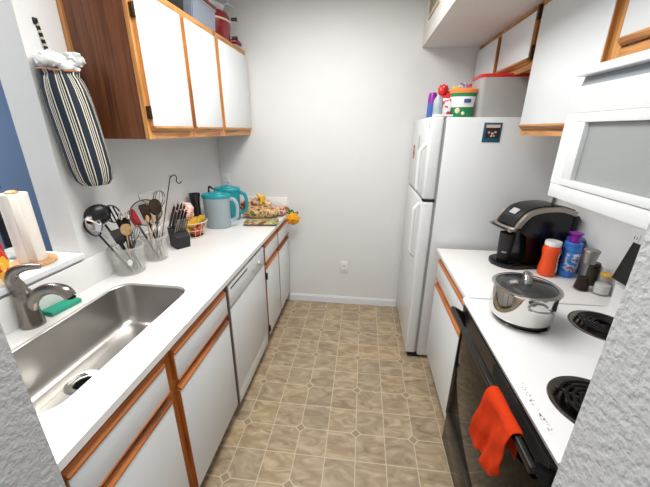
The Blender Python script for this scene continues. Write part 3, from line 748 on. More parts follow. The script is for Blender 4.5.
for s in (1, -1):
    a = math.radians(-88) if s == 1 else math.radians(92)
    ux, uy = math.cos(a), math.sin(a); vx, vy = -uy, ux
    P_ = lambda r, k, z: (PX+ux*r+vx*k, PY+uy*r+vy*k, PZ+z)
    bm = MB(); tube(bm, [P_(0.1125, -0.036, 0.094), P_(0.130, -0.034, 0.096), P_(0.142, -0.018, 0.098), P_(0.142, 0.018, 0.098), P_(0.130, 0.034, 0.096), P_(0.1125, 0.036, 0.094)], 0.0065, 10, smooth=4, flat=0.7)
    obj('side_handle', bm, 'chrome', t)

# orange towel over the oven handle
def towel():
    bm = MB(); nu, nv = 26, 34
    def f(u, v):
        # v: 0 back bottom .. 0.28 over the bar .. 1 front bottom ; u along the bar
        if v < 0.22:
            k = v/0.22; y = -1.935-0.145*u; z = 0.76+k*(0.868-0.76); x = 1.728+0.004*math.sin(9*u)
        elif v < 0.34:
            k = (v-0.22)/0.12; a = PI*k; y = -1.93-0.165*u; x = 1.7115+0.0155*math.cos(a); z = 0.870+0.0105*math.sin(a)
        else:
            k = (v-0.34)/0.66
            L = 0.205-0.055*u+0.035*math.sin(PI*u)+0.02*max(0, math.sin(3*PI*u))
            y = -1.93-0.165*u+0.022*k*(1-u)
            z = 0.868-k*L
            x = 1.692-0.008*k-0.011*(math.sin(u*9+1.6*k)*(0.15+0.8*k))-0.005*math.sin(u*19+3*k)*k-0.002*math.sin(12*k+5*u)
        return Vector((x, y, z))
    grid(bm, f, nu, nv)
    return bm
single('dish_towel', towel(), 'orange_cloth', 'orange dish towel hanging over the oven door handle', 'towel', (1.70, -1.98, 0.56), solid=0.004, sub=1)

# ---------------------------------------------------------------- left counter things
def bin_(loc, r, h, label, m='clear', dirx=0):
    t = thing('utensil_crock', label, 'utensil holder', loc)
    bm = MB(); lathe(bm, [(0, 0.0005), (r*0.86, 0.0005), (r*0.90, 0.006), (r, h), (r+0.004, h), (r+0.004, h+0.006), (r-0.004, h+0.006), (r*0.90-0.003, 0.008), (0, 0.006)], (0, 0, 0), 40)
    obj('tub', bm, m, t, local=True)
    bm = MB(); lathe(bm, [(r+0.0045, h-0.006), (r+0.0065, h-0.005), (r+0.0065, h+0.0065), (r+0.0045, h+0.0072), (r-0.0045, h+0.0072), (r-0.0045, h+0.006)], (0, 0, 0), 40)
    obj('rim', bm, m, t, local=True)
    return t
A1 = (0.086, -1.370, 0.9145); A2 = (0.118, -1.190, 0.9145)
b1 = bin_(A1, 0.078, 0.138, 'translucent tub of black and wooden utensils nearest the sink')
bm = MB(); lathe(bm, [(0.0, 0), (0.016, 0), (0.016, 0.0012), (0.0, 0.0012)], (0.048, -0.054, 0.075), 20, Matrix.Rotation(math.radians(-48), 3, 'Z') @ Matrix.Rotation(PI/2, 3, 'Y') @ Matrix.Diagonal((1.1, 0.7, 1)))
bmesh.ops.translate(bm, vec=(0.002, -0.003, 0), verts=bm.verts)
obj('label_mark', bm, 'whiteplastic', b1, local=True)
bin_(A2, 0.062, 0.132, 'smaller translucent tub of wire utensils beside the knife block')

def from_base(base, tip):
    """frame: origin at base, z towards tip, x roughly facing the camera"""
    b = Vector(base); z = (Vector(tip)-b); L = z.length; z.normalize()
    c = Vector((1.27, -2.75, 1.62))-Vector(tip); x = c-z*c.dot(z); x.normalize(); y = z.cross(x)
    return Matrix((x, y, z)).transposed().to_4x4(), b, L
def utensil(name, label, base, tip, kind, m1, m2=None, cat='utensil', group=None, twist=0, size=1.0):
    R, b, L = from_base(base, tip)
    if twist: R = R @ Matrix.Rotation(twist, 4, 'Z')
    t = thing(name, label, cat, base, 0, group)
    T = R
    def put(nm, bm, m, sm=True, par=None, solid=0):
        bmesh.ops.transform(bm, matrix=T, verts=bm.verts); return obj(nm, bm, m, par or t, smooth=sm, local=True, solid=solid)
    hm = m2 or m1; s = size
    if kind == 'ladle':
        bm = MB(); tube(bm, [(0, 0, 0), (0, 0, L-0.05)], 0.0085, 8, flat=0.6); put('handle', bm, hm)
        bm = MB(); lathe(bm, [(0, -0.022), (0.022, -0.018), (0.038, -0.004), (0.043, 0.012), (0.041, 0.012), (0.036, -0.002), (0.02, -0.015), (0, -0.019)], (0, 0, 0), 24, Matrix.Rotation(math.radians(-70), 3, 'Y')); bmesh.ops.scale(bm, vec=(s, s, s), verts=bm.verts); bmesh.ops.translate(bm, vec=(0, 0, L), verts=bm.verts); put('bowl', bm, m1)
    elif kind == 'spoon':
        bm = MB(); tube(bm, [(0, 0, 0), (0, 0, L-0.04)], 0.005, 8, flat=0.5); put('handle', bm, hm)
        bm = MB(); blob(bm, (0, 0, 0), 0.006, 0.026*s, 0.040*s)
        for v in bm.verts:
            v.co.x += -0.012*(1-(v.co.y/(0.028*s))**2)*(1-(v.co.z/(0.042*s))**2)
        bmesh.ops.translate(bm, vec=(0, 0, L), verts=bm.verts); put('spoon_bowl', bm, m1)
    elif kind == 'slotted':
        bm = MB(); tube(bm, [(0, 0, 0), (0, 0, L-0.045)], 0.0085, 8, flat=0.6); put('handle', bm, hm)
        bm = MB(); W, H = 0.030*s, 0.042*s
        tube(bm, [Vector((0, W*math.cos(2*PI*k/24), L+H*math.sin(2*PI*k/24))) for k in range(24)], 0.006, 8, closed=True, flat=0.6)
        for q in (-0.5, 0, 0.5): tube(bm, [(0, W*q, L-H*math.sqrt(1-q*q)), (0, W*q, L+H*math.sqrt(1-q*q))], 0.004, 6)
        put('slotted_head', bm, m1)
    elif kind == 'loop':
        bm = MB(); tube(bm, [(0, 0, 0), (0, 0, L-0.04)], 0.008, 8, flat=0.6); put('handle', bm, hm)
        bm = MB(); W, H = 0.026*s, 0.046*s
        tube(bm, [Vector((0, W*math.cos(2*PI*k/24), L+H*math.sin(2*PI*k/24))) for k in range(24)], 0.006, 8, closed=True, flat=0.7); put('open_head', bm, m1)
    elif kind == 'whisk':
        bm = MB(); tube(bm, [(0, 0, 0), (0, 0, L-0.09)], 0.007, 8); put('handle', bm, hm)
        bm = MB()
        for k in range(5):
            a = PI*k/5; c, s_ = math.cos(a), math.sin(a)
            pts = [(c*x*s, s_*x*s, L-0.09+z*s) for x, z in ((0.003, 0), (0.018, 0.03), (0.030, 0.07), (0.020, 0.105), (0, 0.115), (-0.020, 0.105), (-0.030, 0.07), (-0.018, 0.03), (-0.003, 0))]
            tube(bm, pts, 0.0011, 5, smooth=4)
        put('wires', bm, m1)
    elif kind == 'strainer':
        bm = MB(); tube(bm, [(0, 0, 0), (0, 0, L-0.06*s)], 0.006, 8, flat=0.5); put('handle', bm, hm)
        bm = MB(); tube(bm, [Vector((0, 0.06*s*math.cos(2*PI*k/32), L+0.06*s*math.sin(2*PI*k/32))) for k in range(32)], 0.0035, 8, closed=True); rm = put('hoop', bm, 'whisk')
        bm = MB(); lathe(bm, [(0.058*s*math.sin(q*PI/2/8), -0.036*s*math.cos(q*PI/2/8)) for q in range(9)], (0, 0, 0), 32, Matrix.Rotation(PI/2, 3, 'Y'))
        bmesh.ops.translate(bm, vec=(0, 0, L), verts=bm.verts)
        put('mesh_basket', bm, 'wiremesh')
    elif kind == 'spatula':
        bm = MB(); tube(bm, [(0, 0, 0), (0, 0, L-0.045)], 0.0085, 8, flat=0.6); put('handle', bm, hm)
        bm = MB(); prism(bm, [(-0.024*s, L-0.05), (-0.028*s, L+0.02), (-0.022*s, L+0.035), (0.022*s, L+0.035), (0.028*s, L+0.02), (0.024*s, L-0.05), (0.008, L-0.065), (-0.008, L-0.065)], 0, -0.003, 0.003, bev=0.001); put('blade', bm, m1)
    elif kind == 'tongs':
        bm = MB()
        for q in (-1, 1): tube(bm, [(0, 0.006*q, 0), (0, 0.012*q, L*0.5), (0, 0.016*q, L-0.02)], 0.006, 8, smooth=4, flat=0.5)
        put('arms', bm, hm)
        bm = MB()
        for q in (-1, 1): blob(bm, (0, 0.014*q, L), 0.006, 0.010, 0.026, sub=2)
        put('tips', bm, m1)
    elif kind == 'masher':
        bm = MB(); W = 0.036*s
        tube(bm, [(0, -0.006, 0), (0, -0.006, L-0.05), (0, -W, L-0.02), (0, -W, L+0.01), (0, W, L+0.01), (0, W, L-0.02), (0, 0.006, L-0.05), (0, 0.006, 0)], 0.0022, 6)
        put('wire_frame', bm, m1)
    elif kind == 'hook':
        bm = MB(); tube(bm, [(0, 0, 0), (0, 0, L-0.05), (0, -0.004, L-0.015), (0, -0.020, L+0.002), (0, -0.032, L-0.012), (0, -0.034, L-0.032), (0, -0.050, L-0.040), (0, -0.058, L-0.026)], 0.0026, 8, smooth=5)
        put('hooked_wire', bm, m1)
    return t
def at1(dx, dy, z=0.0): return (A1[0]+dx, A1[1]+dy, A1[2]+0.012+z)
def at2(dx, dy, z=0.0): return (A2[0]+dx, A2[1]+dy, A2[2]+0.012+z)
utensil('ladle', 'black ladle with a broad bowl in the tub nearest the sink', at1(0.02, 0.02), (0.048, -1.45, 1.233), 'ladle', 'black', size=1.3)
utensil('slotted_spoon', 'black slotted spoon in the tub nearest the sink', at1(0.035, 0.03), (0.082, -1.405, 1.233), 'slotted', 'black', size=1.05)
utensil('skimmer', 'black open-headed utensil leaning left in the tub nearest the sink', at1(0.03, -0.03), (0.034, -1.485, 1.185), 'loop', 'black', size=0.95)
utensil('serving_spoon', 'shiny steel serving spoon in the tub nearest the sink', at1(0.04, -0.01), (0.050, -1.488, 1.205), 'spoon', 'chrome', size=1.1)
utensil('wooden_spoon', 'pale wooden spoon in the tub nearest the sink', at1(-0.01, 0.02), (0.165, -1.44, 1.166), 'spoon', 'spoonwood', size=0.95)
utensil('pastry_whisk', 'small wire whisk in the tub nearest the sink', at1(-0.02, 0.0), (0.120, -1.29, 1.150), 'whisk', 'whisk', size=0.7)
utensil('serving_tongs', 'black and steel tongs in the tub nearest the sink', at1(0.0, 0.03), (0.135, -1.40, 1.225), 'tongs', 'chrome', 'black')
utensil('plastic_turner', 'black turner low at the front of the tub nearest the sink', at1(-0.02, 0.045), (0.105, -1.43, 1.135), 'spatula', 'black', size=0.9)
utensil('wire_strainer', 'round wire mesh strainer in the smaller utensil tub', at2(0.0, 0.03), (0.125, -1.225, 1.195), 'strainer', 'whisk', 'brownwire', size=1.25)
utensil('balloon_whisk', 'tall balloon whisk tilted right in the smaller utensil tub', at2(-0.02, 0.02), (0.190, -1.185, 1.285), 'whisk', 'whisk', size=1.0)
utensil('potato_masher', 'wire potato masher behind the strainer in the smaller tub', at2(0.01, 0.04), (0.120, -1.195, 1.288), 'masher', 'whisk')
utensil('silicone_spatula', 'red spatula in the smaller utensil tub', at2(0.02, -0.02), (0.062, -1.250, 1.180), 'spatula', 'red', 'black', size=0.8)
utensil('cooking_spatula', 'dark brown spatula standing tallest before the strainer', at2(0.02, 0.01), (0.135, -1.250, 1.215), 'spatula', 'brownwire', size=0.8)
utensil('cooking_fork', 'tan handled utensil at the front of the smaller tub', at2(-0.03, 0.02), (0.160, -1.250, 1.17), 'tongs', 'spoonwood', 'spoonwood')
utensil('steel_tongs', 'steel tongs standing in front of the smaller utensil tub', at2(-0.02, -0.01), (0.165, -1.225, 1.115), 'tongs', 'chrome', 'chrome')
utensil('hooked_utensil', 'thin metal rod with a curled hook above the knife handles', at2(-0.01, 0.035), (0.250, -1.150, 1.392), 'hook', 'brownwire', twist=PI)

utensil('cooking_spoon', 'dark oval cooking spoon behind the strainer rim in the smaller tub', at2(0.0, 0.025), (0.175, -1.215, 1.225), 'spoon', 'brownwire', size=1.25)
utensil('slotted_turner', 'black turner leaning against the ladle in the tub nearest the sink', at1(0.03, 0.01), (0.115, -1.385, 1.175), 'spatula', 'black', size=1.0)
# knife block
KB = (0.140, -0.985, 0.9145)
kb_rot = math.radians(-35)
t = thing('knife_block', 'black knife block with a small plate beside the utensil tubs', 'knife block', KB, kb_rot)
bm = MB(); prism(bm, [(-0.05, 0.0), (0.045, 0.0), (0.060, 0.075), (0.028, 0.100), (-0.060, 0.125)], 1, -0.043, 0.043, bev=0.002)
obj('block', bm, 'blackm', t, local=True)
bm = MB(); prism(bm, [(0.0482, 0.028), (0.0502, 0.052), (0.0508, 0.052), (0.0488, 0.028)], 1, -0.018, 0.018); obj('name_plate', bm, 'lightgrey', t, local=True)
def knife(lx, ly, L, label, hm, r=0.0105):
    R = Matrix.Rotation(kb_rot, 4, 'Z'); zt = 0.1285-(lx+0.060)*0.284 if lx < 0.028 else 0.098-(lx-0.028)*0.75
    d = Vector((-0.16, 0.02*ly/0.03, 0.98)); d = Vector((0.31, 0.22, 0.92)).normalized()
    base = Vector((lx, ly, zt))
    wb = R @ base+Vector(KB)
    k = thing('kitchen_knife' if r > 0.006 else 'steak_knife', label, 'knife', wb, kb_rot, group='knives standing in the black block' if r > 0.006 else 'steak knives at the front of the block')
    bm = MB(); e = d*L
    tube(bm, [d*0.003, d*(L*0.5)+Vector((0, 0, 0)), e], [r*0.8, r, r*0.95], 10, flat=0.6); h = obj('handle', bm, hm, k, local=True)
    bm = MB(); tube(bm, [e+d*0.0003, e+d*0.006], r*0.98, 10, flat=0.6); obj('end_cap', bm, 'chrome' , h, local=True)
    bm = MB(); tube(bm, [d*-0.004, d*0.0028], r*0.7, 8, flat=0.4); obj('bolster', bm, 'chrome', h, local=True)
    return k
for i, (lx, ly, L) in enumerate([(-0.050, -0.032, 0.150), (-0.050, -0.010, 0.160), (-0.050, 0.012, 0.155), (-0.050, 0.033, 0.14), (-0.018, -0.032, 0.130), (-0.018, -0.010, 0.135), (-0.018, 0.012, 0.130), (-0.018, 0.033, 0.115)]):
    knife(lx, ly, L, 'black handled knife, %s in the %s row of the block' % (('nearest the camera', 'second from the camera', 'third from the camera', 'furthest from the camera')[i % 4], ('back', 'middle')[i//4]), 'black')
for i in range(6):
    knife(0.022, -0.033+i*0.0132, 0.085, 'slim silver steak knife at the block front, %s of six' % ('nearest the camera', 'second from the camera', 'third from the camera', 'fourth from the camera', 'fifth from the camera', 'furthest from the camera')[i], 'steel', 0.005)

# fruit basket
FB = (0.115, -0.775, 0.9145)
t = thing('fruit_basket', 'round wire fruit basket between knife block and pitcher', 'basket', FB); t.scale = (1.12, 1.12, 1.15)
bm = MB()
tube(bm, ring((0, 0, 0.004), 0.060), 0.0035, 8, closed=True); tube(bm, ring((0, 0, 0.095), 0.090), 0.003, 8, closed=True); tube(bm, ring((0, 0, 0.05), 0.079), 0.0018, 6, closed=True)
for k in range(14):
    a = 2*PI*k/14; tube(bm, [(r*math.cos(a), r*math.sin(a), z) for r, z in ((0.060, 0.004), (0.076, 0.035), (0.086, 0.07), (0.090, 0.095))], 0.0016, 5)
obj('wire_frame', bm, 'creamwire', t, local=True)
bm = MB(); lathe(bm, [(0, 0.0035), (0.058, 0.0035), (0.058, 0.006), (0, 0.006)], (0, 0, 0), 28); obj('base_plate', bm, 'brownwire', t, local=True)
def banana(c, a0, a1, R, rz, label, r=0.020):
    bm = MB(); pts = []; rr = []
    for k in range(11):
        a = a0+(a1-a0)*k/10; p = Vector((R*math.cos(a), 0, R*math.sin(a))); p = Matrix.Rotation(rz, 3, 'Z') @ p; pts.append(Vector(c)+p)
        s = k/10; rr.append(r*(0.35+0.65*math.sin(PI*min(1, max(0, 0.12+0.8*s)))))
    tube(bm, pts, rr, 10)
    single('banana', bm, 'banana', label, 'fruit', (c[0], c[1], 1.0), 'bananas in the wire basket')
banana((FB[0]+0.01, FB[1]-0.03, 1.06), PI*1.1, PI*1.9, 0.055, 0.3, 'ripe yellow banana in the wire fruit basket, nearest the knife block')
banana((FB[0]+0.01, FB[1]+0.005, 1.075), PI*1.1, PI*1.9, 0.055, 0.45, 'ripe yellow banana in the wire fruit basket, in the middle between two others')
banana((FB[0]+0.015, FB[1]+0.042, 1.065), PI*1.1, PI*1.9, 0.050, 0.2, 'ripe yellow banana in the wire fruit basket, nearest the white pitcher')
for i, (dx, dy, z, m, lab) in enumerate([(-0.03, -0.015, 0.960, 'yellow', 'yellow lemon low in the wire fruit basket'), (0.034, -0.024, 0.955, 'fruitred', 'reddish apple low in the wire fruit basket, nearer the aisle'), (0.022, 0.036, 0.957, 'fruitred', 'reddish apple low in the wire fruit basket, nearer the back wall')]):
    bm = MB(); blob(bm, (FB[0]+dx, FB[1]+dy, z), 0.032, 0.032, 0.030, 0.01); single('lemon' if m == 'yellow' else 'apple', bm, m, lab, 'fruit', (FB[0]+dx, FB[1]+dy, z-0.03))
bm = MB(); blob(bm, (0.080, -0.80, 1.100), 0.062, 0.078, 0.062, 0.10, seed=3); single('snack_bag', bm, 'pinkbag', 'crumpled pink printed bag resting on the fruit basket', 'bag', (0.075, -0.80, 1.03))

# black cup behind the basket
t = thing('tumbler', 'black flared tumbler behind the fruit basket by the wall', 'cup', (0.062, -0.60, 0.9145))
bm = MB(); lathe(bm, [(0, 0), (0.026, 0), (0.030, 0.12), (0.032, 0.21), (0.040, 0.265), (0.037, 0.265), (0.029, 0.21), (0.0, 0.205)], (0, 0, 0), 28); obj('cup_body', bm, 'black', t, local=True)

# pitchers
def pitcher(loc, rz, mb, mh, label, H, W):
    t = thing('pitcher', label, 'pitcher', loc, rz)
    bm = MB(); lathe(bm, [(0, 0.001), (W*0.86, 0.001), (W*0.9, 0.008), (W, H*0.86), (W*1.02, H*0.88), (W*0.98, H*0.88), (W*0.86, 0.012), (0, 0.01)], (0, 0, 0), 40, sx=1.0, sy=0.72)
    obj('jug_body', bm, mb, t, local=True)
    bm = MB(); lathe(bm, [(W*1.03, H*0.86), (W*1.05, H*0.87), (W*1.05, H*0.935), (W*0.98, H*0.965), (W*0.55, H*0.975), (W*0.5, H*1.0), (W*0.2, H*1.005), (0, H*1.005)], (0, 0, 0), 40, sx=1.0, sy=0.72)
    ld = obj('lid', bm, 'teal', t, local=True, label='teal snap lid')
    bm = MB(); lathe(bm, [(0, 0.006), (0.015, 0.006), (0.017, 0)], (W*0.0, 0, H*1.006), 20); obj('lid_dial', bm, 'teal', ld, local=True)
    bm = MB(); tube(bm, [(W*0.97, 0, H*0.82), (W*1.30, 0, H*0.80), (W*1.50, 0, H*0.66), (W*1.50, 0, H*0.44), (W*1.34, 0, H*0.26), (W*0.93, 0, H*0.20)], [0.011, 0.011, 0.0105, 0.010, 0.010, 0.009], 12, smooth=5, flat=1.3)
    obj('handle', bm, mh, t, local=True)
pitcher((0.200, -0.545, 0.9145), math.radians(6), 'frost', 'frost', 'frosted white pitcher with teal lid', 0.268, 0.100)
pitcher((0.190, -0.320, 0.9145), math.radians(6), 'teal', 'teal', 'solid teal pitcher behind the frosted one', 0.275, 0.100)
# bottle with a dark hooked pump, standing in for a black wall plug
t = thing('plug_stand_in', 'clear bottle with dark pump standing in for a wall plug behind the pitchers', 'bottle', (0.075, -0.40, 0.9145))
bm = MB(); lathe(bm, [(0, 0), (0.028, 0), (0.030, 0.01), (0.030, 0.20), (0.014, 0.225), (0, 0.225)], (0, 0, 0), 24); obj('bottle_body', bm, 'clear', t, local=True)
bm = MB(); tube(bm, [(0, 0, 0.2255), (0, 0, 0.27), (0.012, 0.0, 0.28), (0.04, 0, 0.262)], [0.010, 0.006, 0.010, 0.005], 8, smooth=3); obj('pump', bm, 'black', t, local=True)
bm = MB(); lathe(bm, [(0, 0), (0.020, 0), (0.021, 0.006), (0.021, 0.24), (0.010, 0.26), (0.010, 0.285), (0, 0.285)], (0.045, -0.10, 0.9145), 24)
t2 = thing('water_bottle', 'slim clear bottle in the corner with blue label', 'bottle', (0.105, -0.075, 0.9145))
bm.free(); bm = MB(); lathe(bm, [(0, 0), (0.026, 0), (0.027, 0.006), (0.027, 0.24), (0.012, 0.262), (0.012, 0.275), (0, 0.275)], (0, 0, 0), 24); obj('bottle_body', bm, 'frost', t2, local=True)
bm = MB(); lathe(bm, [(0.0275, 0.17), (0.0275, 0.225)], (0, 0, 0), 24); obj('bottle_label', bm, 'navy', t2, local=True, solid=0.0006)
bm = MB(); lathe(bm, [(0, 0.2755), (0.014, 0.2755), (0.014, 0.292), (0, 0.292)], (0, 0, 0), 20); obj('cap', bm, 'whiteplastic', t2, local=True)

# breads and packs at the end of the counter
def pillow(name, c, lx, ly, lz, rz, m, label, cat, seed=0, tie=False, lift=0):
    t = thing(name, label, cat, (c[0], c[1], c[2]), rz)
    bm = MB(); nu, nv = 22, 14; rnd = random.Random(seed); ph = [rnd.uniform(0, 6) for _ in range(4)]
    for sgn in (1, -1):
        def f(u, v):
            a, b = 2*u-1, 2*v-1
            k = (max(0, 1-abs(a)**3.0)**0.6)*(max(0, 1-abs(b)**2.4)**0.55)
            wr = 0.10*math.sin(a*7+ph[0])*math.sin(b*6+ph[1])+0.06*math.sin(a*15+ph[2])
            zz = lz/2*(1+sgn*k*(1 if sgn < 0 else 1+wr))
            return Vector((a*lx/2*(1-0.05*abs(b)), b*ly/2*(1+0.03*math.sin(a*9+ph[3])), max(0.0006, zz)))
        grid(bm, f, nu, nv)
    bmesh.ops.remove_doubles(bm, verts=bm.verts, dist=0.0006)
    obj('wrapper', bm, m, t, local=True)
    return t
pillow('tortilla_pack', (0.495, -0.415, 0.9146), 0.275, 0.15, 0.034, math.radians(8), 'tortilla', 'flat printed pack lying nearest on the far counter', 'food pack', 1)
pillow('bread_bag', (0.435, -0.235, 0.9146), 0.30, 0.13, 0.100, math.radians(8), 'bread', 'tan bread loaf bag lying behind the flat pack', 'food pack', 2)
pillow('snack_pack', (0.355, -0.105, 0.9146), 0.30, 0.12, 0.135, math.radians(2), 'snackred', 'red and tan pack against the back wall behind the bread', 'food pack', 4)
pillow('wrap_pack', (0.572, -0.115, 0.9146), 0.12, 0.17, 0.075, math.radians(-8), 'snackred', 'red and white crumpled pack at the corner end of the counter', 'food pack', 5)
# yellow banana / tie standing up
t = thing('bag_twist', 'yellow twisted bag top standing above the bread', 'bag top', (0.400, -0.165, 1.035))
t.location = (0.415, -0.17, 1.02)
bm = MB(); tube(bm, [(0, 0, 0.0), (0.01, 0, 0.035), (-0.012, 0.0, 0.07), (-0.03, 0, 0.085)], [0.016, 0.012, 0.018, 0.006], 10, smooth=4); obj('twist', bm, 'yellow', t, local=True)
bm = MB(); tube(bm, [(0.012, 0.004, 0.036), (0.032, 0.004, 0.065), (0.026, 0.004, 0.025), (0.04, 0.004, 0.008)], [0.010, 0.014, 0.010, 0.004], 10, smooth=4); obj('twist_tail', bm, 'yellow', t, local=True)
# artificial flower hanging over the counter end
FLc = Vector((0.694, -0.180, 0.905))
t = thing('artificial_flower', 'orange artificial flower with green leaves at the counter end', 'flower', FLc)
bm = MB()
for k in range(16):
    a = 2*PI*k/16+0.1; lay = k % 2
    d = Vector((0.25*math.cos(a)+0.3, 0.2*math.sin(a)-0.55, 0.0))
    ux = Vector((0.94, 0.3, 0.0)).normalized(); uz = Vector((0, -0.25, 1)).normalized()
    dirv = ux*math.cos(a)+uz*math.sin(a); nrm = Vector((0.3, -0.9, -0.25)).normalized()
    side = dirv.cross(nrm)
    def f(u, v, dirv=dirv, side=side, nrm=nrm, lay=lay):
        r = 0.008+u*0.056*(1-0.15*lay); wd = 0.020*math.sin(PI*min(1, 0.12+u*0.8))
        return dirv*r+side*wd*(2*v-1)+nrm*(0.030-0.028*u+0.012*lay-0.006*abs(2*v-1)+0.010*u*u)
    grid(bm, f, 6, 4)
obj('petals', bm, 'petal', t, local=True, solid=0.0012)
bm = MB(); blob(bm, (0.006, -0.020, -0.002), 0.014, 0.012, 0.014, sub=2); obj('flower_centre', bm, 'petal', t, local=True)
bm = MB()
for (ax, az, ln) in ((-0.5, 0.9, 0.07), (-0.15, 1.0, 0.06), (-0.9, 0.75, 0.06), (0.65, 0.8, 0.055)):
    dv = Vector((ax, 0.15, az)).normalized(); sd = Vector((az, 0, -ax)).normalized()
    grid(bm, lambda u, v, dv=dv, sd=sd, ln=ln: dv*(0.015+u*ln)+sd*(2*v-1)*0.016*math.sin(PI*min(1, 0.08+u*0.9))+Vector((0, 0.010+0.012*math.sin(3*u), 0)), 6, 2)
obj('leaves', bm, 'leaf', t, local=True, solid=0.001)
bm = MB(); tube(bm, [(0.0, 0.006, 0.0), (-0.025, 0.02, 0.0175), (-0.055, 0.01, 0.018)], 0.0025, 6, smooth=4); obj('stem', bm, 'leaf', t, local=True)

# sponge
t = thing('sponge', 'green scrubbing sponge lying between faucet and sink', 'sponge', (0.056, -1.745, 0.9146), math.radians(82))
bm = MB(); box(bm, -0.062, 0.062, -0.034, 0.034, 0.0, 0.017, bev=0.004); 
for v in bm.verts: v.co.z += 0.004*(v.co.x/0.06)**2*0.6; v.co.y *= 1-0.12*abs(v.co.x/0.06)
obj('foam', bm, 'sponge', t, local=True)

# ---------------------------------------------------------------- pass-through ledge things
LZ = 1.0835
t = thing('paper_towel_holder', 'round wooden paper towel holder on the pass-through ledge', 'holder', (-0.090, -1.680, LZ))
bm = MB(); lathe(bm, [(0, 0), (0.076, 0), (0.079, 0.004), (0.079, 0.012), (0.075, 0.0155), (0, 0.0155)], (0, 0, 0), 40); obj('base', bm, 'lwood', t, local=True)
bm = MB(); lathe(bm, [(0.009, 0.0158), (0.009, 0.292), (0.020, 0.293), (0.021, 0.303), (0.012, 0.308), (0, 0.308)], (0, 0, 0), 20); obj('post', bm, 'lwood', t, local=True)
t = thing('paper_towel_roll', 'white paper towel roll standing on its wooden holder', 'paper towel', (-0.090, -1.680, LZ+0.016))
bm = MB()
lathe(bm, [(0.0225, 0), (0.046, 0), (0.047, 0.003), (0.047, 0.277), (0.046, 0.280), (0.0225, 0.280), (0.0225, 0)], (0, 0, 0), 48); obj('paper', bm, 'paper', t, local=True)
bm = MB(); lathe(bm, [(0.0222, 0.0005), (0.0222, 0.2805), (0.0205, 0.2805), (0.0205, 0.0005), (0.0222, 0.0005)], (0, 0, 0), 28); obj('cardboard_core', bm, 'elastic', t, local=True)
bm = MB(); grid(bm, lambda u, v: Vector(((0.0475+0.006*u)*math.cos(-1.0+u*0.55), (0.0475+0.006*u)*math.sin(-1.0+u*0.55), 0.001+0.277*v)), 8, 2); obj('loose_sheet', bm, 'paper', t, local=True, solid=0.0006)
t = thing('small_bowl', 'small white bowl behind the paper towel roll on the ledge', 'bowl', (-0.232, -1.625, LZ))
bm = MB(); lathe(bm, [(0, 0), (0.022, 0), (0.036, 0.018), (0.040, 0.036), (0.0385, 0.036), (0.034, 0.018), (0, 0.005)], (0, 0, 0), 32); obj('bowl_body', bm, 'whiteplastic', t, local=True)
# chip bag
t = thing('chip_bag', 'red and yellow chip bag slumped on the pass-through ledge', 'bag', (-0.045, -1.852, LZ), math.radians(20))
bm = MB()
for sgn in (1, -1):
    def f(u, v, sgn=sgn):
        a, b = 2*u-1, v
        k = (max(0, 1-abs(a)**3)**0.6)*max(0, math.sin(PI*(0.16+0.84*b)))**0.7*(1-0.25*b)
        return Vector((sgn*0.030*k*(1+0.15*math.sin(7*a+9*b))+0.02*b*0, a*0.065*(1-0.06*math.sin(PI*b)), 0.001+b*0.165+0.004*math.sin(9*a)*b))
    grid(bm, f, 16, 16)
bmesh.ops.remove_doubles(bm, verts=bm.verts, dist=0.0004)
obj('pouch', bm, 'chips', t, local=True)
# unidentified dark upright thing in the next room, built as a plain stand
t = thing('upright_stand', 'black upright stand with rounded head beyond the ledge, at far left', 'stand', (-0.50, -1.43, 0.0))
bm = MB(); lathe(bm, [(0, 0), (0.10, 0), (0.10, 0.015), (0.02, 0.03), (0, 0.03)], (0, 0, 0), 28); obj('base', bm, 'blackm', t, local=True)
bm = MB(); tube(bm, [(0, 0, 0.03), (0, 0, 1.18)], [0.030, 0.030], 14); obj('pole', bm, 'blackm', t, local=True)
bm = MB(); lathe(bm, [(0, 1.181), (0.040, 1.181), (0.045, 1.20), (0.045, 1.30), (0.035, 1.315), (0.014, 1.32), (0.014, 1.335), (0.035, 1.345), (0.032, 1.39), (0, 1.40)], (-0.01, 0, 0), 20); obj('head', bm, 'black', t, local=True)

# ---------------------------------------------------------------- striped plastic bag holder on the wall
BC = Vector((0.083, -1.460, 1.378))
t = thing('bag_dispenser', 'navy and cream striped fabric bag dispenser hanging on the left wall', 'bag holder', BC)
bm = MB(); seg = 48; prof = [(0.030, 0.004), (0.052, 0.008), (0.070, 0.03), (0.079, 0.08), (0.080, 0.16), (0.080, 0.25), (0.079, 0.33), (0.074, 0.39), (0.066, 0.425), (0.058, 0.44), (0.062, 0.455)]
uvl = bm.loops.layers.uv.new('around'); rings = []
for q, (r, z) in enumerate(prof):
    row = []
    tq = z/0.46
    for i in range(seg):
        a = 2*PI*i/seg; rr = r*(1+(0.03+0.10*max(0, tq-0.8)*4)*math.sin(9*a+1)*(1 if tq > 0.75 else 0.35)+0.012*math.sin(4*a+z*9))
        row.append(bm.verts.new((rr*math.cos(a)-0.020*tq*tq, rr*math.sin(a)-0.030*tq, z)))
    rings.append(row)
for q in range(len(rings)-1):
    for i in range(seg):
        j = (i+1) % seg
        f_ = bm.faces.new([rings[q][i], rings[q][j], rings[q+1][j], rings[q+1][i]])
        for lp, (uu, vv) in zip(f_.loops, ((i, q), (i+1, q), (i+1, q+1), (i, q+1))): lp[uvl].uv = (uu/seg, vv/10)
obj('fabric_tube', bm, 'stripe', t, local=True, solid=0.0015)
